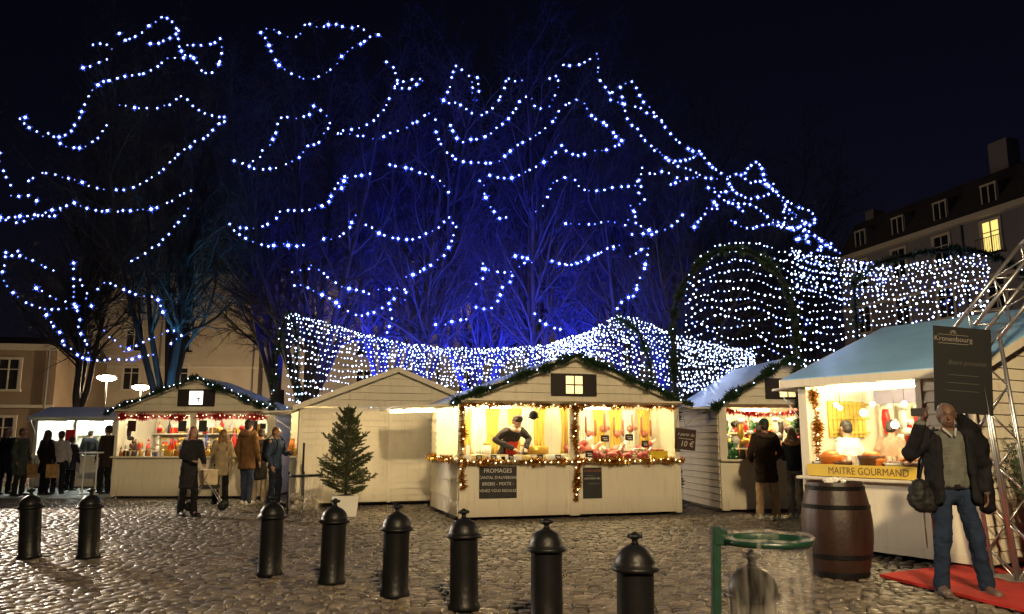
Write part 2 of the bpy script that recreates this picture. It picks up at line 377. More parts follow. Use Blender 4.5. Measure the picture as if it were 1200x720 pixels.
    # plaque
    if plaque:
        pw, ph = .46, .42; zc2 = He+.31; m = MB(); m.bbox(W/2-pw, W/2+pw, -.05, -.02, zc2-ph/2, zc2+ph/2, .006); pl = m.build('gable_board', DARKW, root)
        MB().box(W/2-.165, W/2+.165, -.058, -.051, zc2-.165, zc2+.165).build('pane', LITS if plaque == 'sign' else LITW, pl)
        m = MB()
        if plaque == 'window':
            m.box(W/2-.012, W/2+.012, -.066, -.059, zc2-.165, zc2+.165); m.box(W/2-.165, W/2+.165, -.066, -.059, zc2-.012, zc2+.012)
        else:
            m.box(W/2+.02, W/2+.10, -.066, -.059, zc2-.03, zc2+.0); m.box(W/2+.06, W/2+.09, -.066, -.059, zc2-.1, zc2-.03)
        m.build('glazing_bar', DARKW, pl)
    # lamps
    if tubes and bays:
        for a, b in bays:
            c = (a+b)/2; m = MB(); m.tube([(c-.5*(b-a)*.7, .22, zt+.045), (c+.5*(b-a)*.7, .22, zt+.045)], .022, 8); m.build('strip_light', tubem or TUBE, root)
            if D > 1.8: MB().tube([(c-.3, D*.62, He-.06), (c+.3, D*.62, He-.06)], .022, 8).build('strip_light', tubem or TUBE, root)
    if shelf and bays:
        for z in (1.2, 1.55):
            MB().box(.1, W-.1, D-.34, D-.031, z, z+.025).build('shelf', CREAM2, root)
    return root
def rake_garland(root, W, He, Ha, label, sides=(1, 1), over=.2, n=2600, lights=14, r=.05):
    P = xf(root); sl = (Ha-He)/(W/2); path = []
    a = P(-.15 if sides[0] else W/2, -over, 0); 
    pts = []
    if sides[0]: pts += [(-.2+(W/2+.2)*t/10, t/10) for t in range(10)]
    else: pts += []
    pts += [(W/2+(W/2+.2)*t/10, 1-t/10) for t in range(11)] if sides[1] else [(W/2, 1)]
    path = []
    for x, k in pts:
        z = Ha+.03-abs(x-W/2)*sl+.02*math.sin(x*7); path.append(P(x, -over-.03, z))
    o = fuzz(path, r*.8, int(n*1.15), .092, FIR, 'fir_garland', lights=lights, droop=.3)
    return tag(o, label, 'garland')

# centre stall D
gA, gB = G(537, 611), G(799, 603); WD = (gB-gA).length; rD = math.atan2(gB.y-gA.y, gB.x-gA.x)
stD = chalet('cream chalet in the centre selling cheese and sausages, gold tinsel round its openings', gA, rD, WD, 2.4, bays=[(.10, WD*.478), (WD*.522, WD-.12)], left=(.1, 1.9), flap_f=.3, flap_l=1.1, flap_r=.7, shelf=False)
PD_ = xf(stD)
rake_garland(stD, WD, 2.12, 2.95, 'dark fir garland along the gable of the centre stall', lights=10, n=5200, r=.04)
# closed chalet C
gC = G(346, 595); rC = R(19)
stC = chalet('closed cream chalet behind the Christmas tree', gC, rC, 4.19, 2.45, bays=None, left=(.25, 2.2), flap_l=.75, plaque=None)
PC = xf(stC)
# left stall B
gb = G(129, 584.5); WB = 3.9
stB = chalet('chalet on the left with a glowing square sign and red tinsel above the openings', gb, R(0), WB, 2.2, zc=1.0, zt=2.0, Ha=2.9, bays=[(.08, 1.83), (1.99, WB-.16)], plaque='sign', flap_f=.2, tubem=TUBEW)
PB = xf(stB)
rake_garland(stB, WB, 2.12, 2.9, 'fir garland with tiny lights on the gable of the left stall', lights=26, n=4200)
# E
gE = G(846.5, 601); WE = 2.9
stE = chalet('chalet between the centre stall and the blue roofed stall, full of red trinkets', gE, R(6), WE, 2.6, Ha=3.0, bays=[(.16, WE-.14)], roofm=ROOF, flap_f=.25, tubem=TUBE)
PE = xf(stE)
rake_garland(stE, WE, 2.12, 3.0, 'thick fir garland climbing the gable of the red trinket stall', lights=8, n=4200, r=.07)
# F big stall
FA = Vector((3.95, 11.0, 0)); rF = math.atan2(-.86, .5)
stF = chalet('large chalet at the right with a shiny blue roof and yellow banner on its counter', FA, rF, 2.40, 4.4, He=2.24, Ha=3.08, zc=.93, zt=2.12, bays=[(.14, 1.72)], ridge='x', roofm=ROOFB, plaque=None, flap_f=.0, flap_l=.5, tubes=False, shelf=False)
PF = xf(stF)
# small pale stall A
gA2 = G(34, 573)
stA = chalet('small pale blue stall at the far left edge with white panels', Vector((gA2.x, gA2.y, 0)), R(4), 2.3, 2.2, He=2.05, Ha=2.35, zc=.95, zt=1.95, bays=[(.1, 1.1), (1.2, 2.2)], roofm=WHITEP, plaque=None, tubem=mat('lamp_tube_cool', (1, 1, 1), .4, var=0, emit=(.9, 1, .92), estr=260), ridge='x', flap_f=.5)
PA = xf(stA)

# ------------------------------------------------------------------ tinsel of stall D
ztop = 2.06
def tin(pts, label, n, m=GOLD, r=.03, size=.07, lights=-12):
    return tag(fuzz(pts, r, n, size, m, 'tinsel_garland', lights=lights, width=.35), label, 'tinsel')
tin([PD_(-.05, -.15, 1.02), PD_(WD, -.16, 1.02)], 'gold tinsel along the counter edge of the centre stall', 3600, lights=-34)
tin([PD_(.1, -.06, ztop-.03), PD_(WD*.25, -.06, ztop-.01), PD_(WD*.48, -.06, ztop-.04), PD_(WD*.75, -.06, ztop), PD_(WD-.1, -.06, ztop-.03)], 'gold tinsel under the lintel of the centre stall', 2600, lights=-24)
tin([PD_(.03, -.06, 2.08), PD_(.05, -.09, 1.5), PD_(.03, -.06, 1.05), PD_(.06, -.07, .55)], 'gold tinsel hanging down the left post of the centre stall', 1100, lights=-8)
tin([PD_(WD/2+.02, -.07, 2.08), PD_(WD/2-.02, -.08, 1.5), PD_(WD/2+.02, -.17, 1.02), PD_(WD/2, -.06, .3)], 'gold tinsel wound down the middle post of the centre stall', 2200, lights=-12, r=.045)
tin([PD_(-.15, 0, 1.07), PD_(-.17, 1.9, 1.07)], 'gold tinsel on the side counter of the centre stall', 1500, lights=-20)
tin([PB(.1, -.07, 1.97), PB(1.8, -.07, 1.95)], 'red tinsel above the left opening of the left stall', 2200, m=REDT, r=.05, size=.08, lights=-14)
tin([PB(2.0, -.07, 1.97), PB(WB-.15, -.07, 1.95)], 'red tinsel above the right opening of the left stall', 2200, m=REDT, r=.05, size=.08, lights=-14)
tin([PE(.2, .02, 1.06), PE(1.5, -.15, 1.05), PE(2.7, -.15, 1.05)], 'green fir tinsel on the counter of the red trinket stall', 1500, m=FIR, lights=-4)
tin([PE(.2, .06, 1.98), PE(1.0, .06, 1.9), PE(1.8, .06, 1.98), PE(2.7, .06, 1.9)], 'red tinsel swag under the lintel of the trinket stall', 1400, m=REDT, lights=-10)
tin([PF(.17, .07, 2.08), PF(.2, .1, 1.6), PF(.17, .07, 1.0)], 'gold tinsel down the post beside the yellow banner', 900, lights=-6)

# ------------------------------------------------------------------ goods
def colm(n, c, **k): return mat(n, c, **k)
PALM = {'red': colm('red_glaze', (.55, .02, .02), rough=.3), 'white': colm('white_glaze', (.8, .78, .72), rough=.4), 'brown': colm('brown_glaze', (.12, .05, .02), rough=.5), 'green': colm('green_glaze', (.03, .12, .04), rough=.4), 'blue': colm('blue_glaze', (.04, .09, .35), rough=.35), 'gold': colm('gold_glaze', (.7, .42, .08), rough=.3, metal=.5), 'orange': colm('orange_glaze', (.6, .18, .03), rough=.4), 'dark': colm('dark_glaze', (.02, .016, .018), rough=.5)}
PROTO = {}
def proto(kind, c):
    k = (kind, c)
    if k in PROTO: return PROTO[k]
    m = MB()
    if kind == 'jar': m.lathe([(.035, 0), (.042, .01), (.042, .075), (.034, .09), (.034, .095)], 12); m.lathe([(.037, .096), (.037, .118), (.03, .12)], 12, mi=1)
    elif kind == 'bottle': m.lathe([(.03, 0), (.034, .01), (.034, .15), (.012, .2), (.012, .245)], 12); m.lathe([(.015, .246), (.015, .27)], 10, mi=1)
    elif kind == 'gift_box': m.bbox(-.05, .05, -.04, .04, 0, .09, .006); m.box(-.008, .008, -.043, .043, -.0, .094, mi=1); m.box(-.053, .053, -.006, .006, .0, .093, mi=1)
    elif kind == 'bauble': m.ell((0, 0, 0), .045, 12, 8); m.lathe([(.012, .042), (.012, .058)], 8, mi=1); m.tube([(0, 0, .058), (0, 0, .16)], .0015, 4, mi=1)
    elif kind == 'soft_toy':
        m.ell((0, 0, .07), (.055, .045, .07)); m.ell((0, -.01, .165), (.042, .04, .042)); m.ell((.035, 0, .2), .016); m.ell((-.035, 0, .2), .016)
        for s in (-1, 1): m.ell((s*.06, -.01, .09), (.02, .02, .045)); m.ell((s*.035, -.05, .02), (.022, .045, .022)); m.ell((s*.014, -.05, .175), .005, mi=1)
    elif kind == 'candle': m.lathe([(.025, 0), (.027, .005), (.024, .12), (.02, .125)], 12); m.tube([(0, 0, .125), (0, 0, .145)], .002, 4, mi=1)
    elif kind == 'stocking': m.ell((0, 0, -.12), (.035, .02, .1)); m.ell((.03, 0, -.21), (.055, .022, .03)); m.lathe([(.042, -.05), (.042, -.01)], 10, sy=.6, mi=1); m.tube([(0, 0, -.01), (0, 0, .06)], .0015, 4, mi=1)
    elif kind == 'basket': m.lathe([(.06, 0), (.08, .05), (.085, .07), (.075, .07), (.065, .02)], 14); m.ell((0, 0, .07), (.06, .06, .03), mi=1)
    elif kind == 'figurine': m.lathe([(.035, 0), (.03, .06), (.018, .11)], 12); m.ell((0, 0, .13), .022, mi=1); m.lathe([(.024, .14), (.002, .19)], 10)
    elif kind == 'round_cheese': m.lathe([(.12, 0), (.128, .01), (.128, .07), (.12, .08)], 24)
    elif kind == 'cheese_wedge': m.prism([(0, 0), (.15, -.05), (.16, 0), (.15, .05)], 'z', 0, .07)
    elif kind == 'sausage': m.tube([(-.11, 0, .02), (-.1, .0, .022), (-.04, .004, .024), (.04, .004, .024), (.1, 0, .022), (.11, 0, .02)], [.004, .018, .024, .024, .018, .004], 8)
    elif kind == 'ham': m.ell((0, 0, .06), (.12, .07, .06)); m.ell((.09, 0, .1), (.07, .035, .035), M=Matrix.Rotation(-.6, 3, 'Y')); m.tube([(.13, 0, .12), (.2, 0, .18)], [.022, .015], 8, mi=1)
    elif kind == 'price_tag': m.bbox(-.055, .055, -.003, .003, .05, .13, .002); m.tube([(0, 0, 0), (0, 0, .05)], .003, 5); m.box(-.035, .03, -.0055, -.0032, .095, .103, mi=1); m.box(-.02, .035, -.0055, -.0032, .07, .082, mi=1)
    elif kind == 'paper_tray': m.lathe([(.1, 0), (.14, .035), (.145, .035), (.1, .004)], 16, sy=.65); [m.ell((random.uniform(-.07, .07), random.uniform(-.04, .04), .03), (.035, .03, .022), 8, 5, mi=1) for _ in range(7)]
    acc = {'jar': 'gold', 'bottle': 'gold', 'gift_box': 'gold', 'bauble': 'gold', 'soft_toy': 'dark', 'candle': 'dark', 'stocking': 'white', 'basket': 'orange', 'figurine': 'white', 'ham': 'white', 'paper_tray': 'brown', 'price_tag': 'white'}.get(kind, 'white')
    o = m.build(kind, [PALM.get(c) or MATS[c], PALM[acc]], smooth=kind not in ('gift_box', 'price_tag', 'cheese_wedge')); PROTO[k] = o; o['fresh'] = 1
    return o
def put(kind, c, loc, label, group, rz=0., s=1., cat=None, rx=0.):
    p = proto(kind, c)
    if 'fresh' in p: del p['fresh']; o = p
    else: o = p.copy(); COL.objects.link(o)
    o.location = loc; o.rotation_euler = (rx, 0, rz); o.scale = (s, s, s)
    tag(o, label, cat or kind.replace('_', ' '), group); return o
def cw(c): return {'dark': 'black', 'cheese_yellow': 'pale yellow', 'meat_red': 'dark red', 'meat_pink': 'pink', 'dried_white': 'white crusted'}.get(c, c)
def fill(P, rz, x0, x1, y, z, kinds, cols, step, where, grp, s0=1.):
    x = x0
    while x < x1:
        k = random.choice(kinds); c = random.choice(cols); s = s0*random.uniform(.85, 1.3)
        hang = k in ('bauble', 'stocking')
        put(k, c, P(x, y+random.uniform(-.03, .03), z-(.16*s if k == 'bauble' else .06*s if hang else 0)), f'{cw(c)} {k.replace("_", " ")} {where}', grp, rz+random.uniform(-.4, .4), s); x += step*random.uniform(.8, 1.25)*s
YCARD = mat('yellow_card', (.75, .55, .15), .8)
# B stall
for z, w_ in ((1.226, 'on the lower back shelf of the left stall'), (1.576, 'on the upper back shelf of the left stall')):
    fill(PB, 0, .2, WB-.2, 1.98, z, ['jar', 'bottle', 'gift_box', 'candle', 'figurine'], ['red', 'brown', 'gold', 'blue', 'dark', 'white'], .125, w_, 'gifts on the back shelves of the left stall', 1.35)
for y, w_ in ((.02, 'at the front edge of the left stall counter'), (.24, 'at the back of the left stall counter')):
    fill(PB, 0, .18, WB-.3, y, 1.012, ['jar', 'gift_box', 'figurine', 'candle', 'basket', 'bottle'], ['brown', 'gold', 'blue', 'dark', 'orange', 'white'], .115, w_, 'gifts on the counter of the left stall', 1.2)
fill(PB, 0, .2, WB-.3, .3, 1.95, ['bauble', 'stocking'], ['red', 'dark', 'gold'], .33, 'hanging from the lintel of the left stall', 'ornaments hanging in the left stall', 1.5)
for x_, w_, h_, l_ in ((.42, .2, .26, 'leftmost, dark red'), (1.66, .2, .26, 'just left of the middle post'), (2.16, .2, .28, 'just right of the middle post'), (3.42, .17, .26, 'right end, larger one'), (3.64, .14, .13, 'right end, small one')):
    o = MB().bbox(-w_/2, w_/2, -.01, 0, -h_/2, h_/2, .004).build('price_board', mat('dark_red_board', (.04, .006, .006), .6) if 'red' in l_ else SLATE); o.location = PB(x_, -.05, 1.74); tag(o, 'price board under the left stall lintel, '+l_, 'price board')
    MB().tube([(0, .002, h_/2), (0, .002, h_/2+.08)], .003, 4).build('cord', WIRE, o)
for i in range(14):
    o = MB().bbox(-.07, .07, -.004, 0, -.05, .05, .001).build('price_card', WHITEP if i % 3 else YCARD); o.location = PB(.3+.255*i, 2.14, 1.45+.32*(i % 2)+.02*(i % 3)); tag(o, ('white' if i % 3 else 'yellow')+' paper card pinned to the back wall of the left stall', 'card', 'paper cards in the left stall')
MB().box(.1, WB-.2, .42, .8, 1.1, 1.14).build('display_step', CREAM2, stB); fill(PB, 0, .2, WB-.3, .6, 1.142, ['jar', 'gift_box', 'figurine', 'bottle', 'soft_toy'], ['brown', 'gold', 'dark', 'white', 'red'], .13, 'on the raised display of the left stall', 'gifts on the raised display of the left stall', 1.5)
# E stall
for z, w_ in ((1.226, 'on the lower back shelf of the trinket stall'), (1.576, 'on the upper back shelf of the trinket stall')):
    fill(PE, R(6), .2, WE-.2, 2.38, z, ['soft_toy', 'jar', 'gift_box', 'figurine', 'candle'], ['red', 'white', 'red', 'green', 'gold'], .12, w_, 'trinkets on the back shelves', 1.4)
for y, w_ in ((.05, 'at the front of the trinket stall counter'), (.26, 'at the back of the trinket stall counter')):
    fill(PE, R(6), .22, WE-.3, y, 1.032, ['soft_toy', 'figurine', 'basket', 'candle', 'gift_box'], ['red', 'white', 'green', 'dark', 'orange'], .16, w_, 'trinkets on the counter', 1.6)
for y, z, w_ in ((.3, 1.98, 'hanging from the lintel of the trinket stall'), (.9, 2.0, 'hanging halfway back in the trinket stall'), (1.5, 2.03, 'hanging deep inside the trinket stall')):
    fill(PE, R(6), .22, WE-.2, y, z, ['bauble', 'stocking', 'stocking'], ['red', 'red', 'white', 'green', 'dark', 'gold'], .17, w_, 'ornaments hanging in the trinket stall', 1.9)
fill(PE, R(6), .22, WE-.2, .35, 1.72, ['bauble', 'stocking', 'bauble'], ['red', 'white', 'green', 'gold'], .15, 'on the lower hanging line of the trinket stall', 'ornaments hanging in the trinket stall', 1.7)
MB().box(.1, WE-.15, .5, .9, 1.2, 1.24).build('display_step', CREAM2, stE); fill(PE, R(6), .25, WE-.3, .7, 1.242, ['soft_toy', 'gift_box', 'figurine'], ['red', 'white', 'brown', 'gold'], .15, 'on the raised display of the trinket stall', 'trinkets on the raised display', 1.8)
# D goods
CHE = colm('cheese_yellow', (.72, .55, .22), rough=.5); MEA = colm('meat_red', (.28, .04, .03), rough=.35, var=.3, nscale=20); PNK = colm('meat_pink', (.5, .17, .12), rough=.4); DRY = colm('dried_white', (.5, .42, .34), rough=.8, var=.3, nscale=25)
YEL = colm('yellow_plastic', (.8, .58, .03), rough=.4, var=.05)
h = WD/2
for i in range(9):
    put('round_cheese' if i % 3 else 'cheese_wedge', 'cheese_yellow' if i % 2 else 'white', PD_(.25+i*.2, .10+.12*(i % 2), 1.032+.0*i), ('pale yellow' if i % 2 else 'white')+(' cheese wheel' if i % 3 else ' cheese wedge')+' on the counter of the centre stall', 'cheeses on the counter', random.uniform(0, 3), random.uniform(1.0, 1.35))
for i, x in enumerate((.35, .62, .95, 1.5, 1.85)):
    put('price_tag', 'dark', PD_(x, -.09, 1.012), 'black price tag '+['left of the two black tags beside the yellow cheese', 'just left of the stooping seller', 'below the stooping seller', 'right of the stooping seller', 'nearest the middle post on the cheese counter'][i], 'price tags of the centre stall', rD+random.uniform(-.2, .2), 1.0, 'price tag', rx=-.15)
for i in range(7): put('ham', 'meat_red', PD_(h+.45+i*.16, .02+.18*(i % 2), 1.032), 'dark red ham on the right counter of the centre stall', 'hams on the counter', random.uniform(0, 3), random.uniform(1.1, 1.5))
for i in range(6): put('paper_tray', 'white', PD_(h+.35+i*.27, -.03, 1.012), 'white tray of meat at the front edge of the right counter', 'trays of meat on the counter', rD, .8, 'tray')
for layer in range(5):
    for k in range(9-layer):
        put('sausage', 'dried_white' if (k+layer) % 3 else 'meat_pink', PD_(h+1.2+k*.05+layer*.025, .08+.02*layer, 1.04+layer*.042), ('white crusted' if (k+layer) % 3 else 'pink')+' sausage in the heap on the right counter', 'sausages heaped on the counter', rD+PI/2+random.uniform(-.2, .2), .95)
for i, (x, z, a) in enumerate(((h+.62, 1.3, 0), (h+1.12, 1.32, 0), (h+1.45, 1.2, .2), (h+.3, 1.012, 0))):
    put('price_tag', 'dark', PD_(x, -.02, z), 'black price tag '+['standing above the hams', 'between the hams and the sausages', 'tilted in front of the sausage heap', 'beside the middle post on the meat counter'][i], 'price tags of the centre stall', rD+a, 1.5, 'price tag')
cr = thing('yellow_crate', 'yellow crate full of sausages at the right end of the counter', 'crate', PD_(h+1.78, .15, 1.032), rD)
m = MB(); m.box(-.17, .17, -.1, .1, 0, .01); m.box(-.17, .17, -.11, -.1, 0, .16); m.box(-.17, .17, .1, .11, 0, .16); m.box(-.18, -.17, -.11, .11, 0, .16); m.box(.17, .18, -.11, .11, 0, .16); m.bbox(-.185, .185, -.118, -.1105, .13, .165, .003); m.build('crate_box', YEL, cr)
for k in range(9):
    put('sausage', 'meat_pink', PD_(h+1.65+k*.032, .15, 1.19+.012*(k % 2)), 'pink sausage lying in the yellow crate', 'sausages in the yellow crate', rD+PI/2+random.uniform(-.3, .3), .85)
MB().box(.12, WD-.14, .42, .8, 1.10, 1.14).build('display_step', CREAM2, stD)
fill(PD_, rD, .25, h-.25, .6, 1.142, ['round_cheese', 'paper_tray', 'jar', 'gift_box', 'cheese_wedge'], ['white', 'gold', 'orange'], .2, 'on the raised step of the cheese counter', 'food on the raised step of the centre stall', 1.5)
fill(PD_, rD, h+.25, WD-.35, .6, 1.142, ['ham', 'paper_tray', 'sausage', 'ham'], ['meat_red', 'white', 'meat_pink'], .2, 'on the raised step of the meat counter', 'food on the raised step of the centre stall', 1.5)
for i in range(6): put('ham', 'meat_pink', PD_(h+.4+i*.3, 1.1, 1.62-.1*(i % 2)), 'pink ham hanging behind the meat counter', 'hams hanging in the centre stall', 1.2, 1.3, rx=1.4)
# draped cloths, hanging hams at the back of D
YCL = colm('yellow_cloth', (.62, .42, .08), rough=.8, var=.25, nscale=5); WCL = colm('white_cloth', (.75, .72, .62), rough=.8)
def drape(P, x, y, z0, z1, wd, m, label, amp=.03, waves=4):
    V = []; F = []; nx = 24; nz = 8
    for j in range(nz+1):
        for i in range(nx+1):
            u = i/nx; t = j/nz; V.append(P(x+(u-.5)*wd*(1-.25*math.sin(t*PI)), y+amp*math.sin(u*waves*2*PI)*(1-.5*t), z0+(z1-z0)*t))
    for j in range(nz):
        for i in range(nx): a = j*(nx+1)+i; F.append((a, a+1, a+nx+2, a+nx+1))
    o = raw('cloth_drape', V, F, m, smooth=True); s = o.modifiers.new('s', 'SOLIDIFY'); s.thickness = .006
    return tag(o, label, 'drape', 'cloth drapes at the back of the centre stall')
dd = [(.35, 'yellow', YCL), (.62, 'white', WCL), (1.62, 'white', WCL), (1.85, 'yellow', YCL), (.9, 'yellow', YCL), (1.35, 'yellow', YCL), (h+.25, 'yellow', YCL), (h+.62, 'white', WCL), (h+.95, 'yellow', YCL), (h+1.3, 'yellow', YCL), (h+1.6, 'white', WCL), (h+1.95, 'yellow', YCL)]
nm = ['at the far left end of the cheese counter', 'second from the left above the cheeses', 'right of the round black hat', 'nearest the middle post on its left', 'behind the stooping seller', 'behind the round black hat', 'just right of the middle post', 'behind the dark red hams', 'above the sausage heap', 'second from the right among the cloths', 'near the right post', 'at the right end behind the yellow crate']
for (x, c, mm), n_ in zip(dd, nm): drape(PD_, x, 1.0, 1.1, 2.02, .3, mm, f'{c} cloth drape {n_}')
SAL = colm('hanging_salami', (.2, .07, .035), rough=.6, var=.3, nscale=20)
for i in range(9):
    x = h+.3+i*.2; m = MB(); m.tube([(0, 0, .1), (0, 0, 0)], .002, 4); m.tube([(0, 0, 0), (0, 0, -.03), (0, 0, -.3), (0, 0, -.34)], [.006, .022, .024, .006], 8)
    o = m.build('hanging_salami', SAL, smooth=True); o.location = PD_(x, .62, 1.93-.06*(i % 3)); tag(o, 'thin dried salami hanging behind the meat counter', 'salami', 'salamis hanging in the centre stall')
# hat hanging
m = MB(); m.ell((0, 0, 0), (.085, .085, .085), 14, 10); m.lathe([(.1, -.05), (.1, -.03)], 16); o = m.build('hanging_hat', mat('black_felt', (.01, .01, .011), .9), smooth=True); o.location = PD_(1.42, .05, 1.86); tag(o, 'round black hat hanging beside the stooping seller', 'hat')
MB().tube([(0, 0, .08), (0, 0, .2)], .003, 4).build('cord', WIRE, o)

# chalkboards
def board(label, P_loc, rz, wd, hh, tilt=0., m=SLATE, frame=None, rx=0.):
    t = thing('chalkboard', label, 'chalkboard', P_loc, rz); t.rotation_euler = (rx, tilt, rz)
    MB().bbox(-wd/2, wd/2, -.012, 0, -hh/2, hh/2, .003).build('panel', m, t)
    if frame: 
        mb = MB(); mb.box(-wd/2-.012, wd/2+.012, -.016, .004, hh/2, hh/2+.015); mb.box(-wd/2-.012, wd/2+.012, -.016, .004, -hh/2-.015, -hh/2); mb.box(-wd/2-.014, -wd/2, -.016, .004, -hh/2, hh/2); mb.box(wd/2, wd/2+.014, -.016, .004, -hh/2, hh/2); mb.build('frame', frame, t)
    return t
b1 = board('chalkboard listing cheeses on the left counter front of the centre stall', PD_(.72, -.016, .66), rD, .70, .56)
for s_, z, sz in (('FROMAGES', .2, .105), ("CANTAL D'AUVERGNE", .08, .072), ('BREBIS - MIXTE -', -.03, .082), ('VENEZ VOUS REGALEZ', -.15, .068)): put_text(s_, sz, b1, (random.uniform(-.01, .01), -.0145, z), rot=(PI/2, random.uniform(-.02, .02), 0))
b2 = board('small portrait chalkboard with faint writing right of the middle post', PD_(WD/2+.35, -.016, .62), rD, .38, .56)
put_text('CHARCUTERIE', .055, b2, (0, -.0145, .22), m=mat('red_chalk', (.4, .12, .08), .9)); put_text('SAUCISSON SEC', .045, b2, (0, -.0145, .08))
mb = MB(); mb.box(-.14, .02, -.0135, -.0122, .13, .138); mb.box(-.1, .14, -.0135, -.0122, -.02, -.013); mb.build('chalk_line', mat('faint_chalk', (.2, .19, .18), .9), b2)
b3 = board('small tilted brown price board hanging beside the right post of the centre stall', PD_(WD+.02, -.2, 1.42), rD, .44, .40, R(6), mat('brown_board', (.05, .028, .02), .7))
put_text('à partir de', .085, b3, (.0, -.0145, .09)); put_text('10 €', .15, b3, (.03, -.0145, -.09)); mb = MB(); mb.box(-.15, .15, -.0135, -.0122, .005, .013); mb.build('chalk_line', CHALK, b3)
MB().tube([(0, .002, .2), (-.05, .15, .66)], .004, 4).build('cord', WIRE, b3)

# people ------------------------------------------------------------
SKIN = mat('skin', (.42, .24, .16), .5, var=.1); SKIND = mat('tanned_skin', (.12, .06, .038), .6, var=.12)
FT = bpy.data.textures.new('folds', 'CLOUDS'); FT.noise_scale = .12; FT.noise_depth = 3
FT2 = bpy.data.textures.new('hairs', 'CLOUDS'); FT2.noise_scale = .03; FT2.noise_depth = 2
def chain(mb, a, ra, b, rb):
    a, b = Vector(a), Vector(b); ra = ra if isinstance(ra, tuple) else (ra,)*3; rb = rb if isinstance(rb, tuple) else (rb,)*3
    st = max(2, int((b-a).length/(min(ra+rb)*.45))+1)
    for i in range(st+1):
        t = i/st; mb.ell(a.lerp(b, t), tuple(ra[k]*(1-t)+rb[k]*t for k in range(3)), 10, 6)
def skinned(mb, name, m, parent, vox, fold=0., it=3, tex=None):
    o = mb.build(name, m, parent, smooth=True)
    r = o.modifiers.new('r', 'REMESH'); r.mode = 'VOXEL'; r.voxel_size = vox; r.use_smooth_shade = True
    s = o.modifiers.new('s', 'SMOOTH'); s.iterations = it; s.factor = .5
    if fold: d = o.modifiers.new('d', 'DISPLACE'); d.texture = tex or FT; d.strength = fold; d.mid_level = .5; d.texture_coords = 'LOCAL'
    return o
def hand(mb, wr, d, side, palm_n, curl=.5, s=1.):
    """wrist, pointing direction, thumb side, palm normal"""
    wr, d, side, n = Vector(wr), Vector(d).normalized(), Vector(side).normalized(), Vector(palm_n).normalized()
    k = wr+d*.05*s
    for o in (-.026, -.009, .009, .026): chain(mb, wr+side*o*.6*s, .016*s, wr+d*.09*s+side*o*s, .013*s)
    for o, L in ((.028, .068), (.0095, .078), (-.0095, .072), (-.028, .055)):
        p = wr+d*.092*s+side*o*s; dd_ = d.copy()
        for j, f in enumerate((.42, .32, .26)):
            dd_ = (dd_+n*curl*(.55+.25*j)).normalized(); q = p+dd_*L*f*s; chain(mb, p, (.0088-.001*j)*s, q, (.008-.001*j)*s); p = q
    p = wr+d*.03*s+side*.028*s; q = p+(d*.5+side*.8+n*.3).normalized()*.038*s; chain(mb, p, .012*s, q, .010*s)
    chain(mb, q, .0095*s, q+(d*.9+side*.15+n*curl).normalized()*.032*s, .008*s)
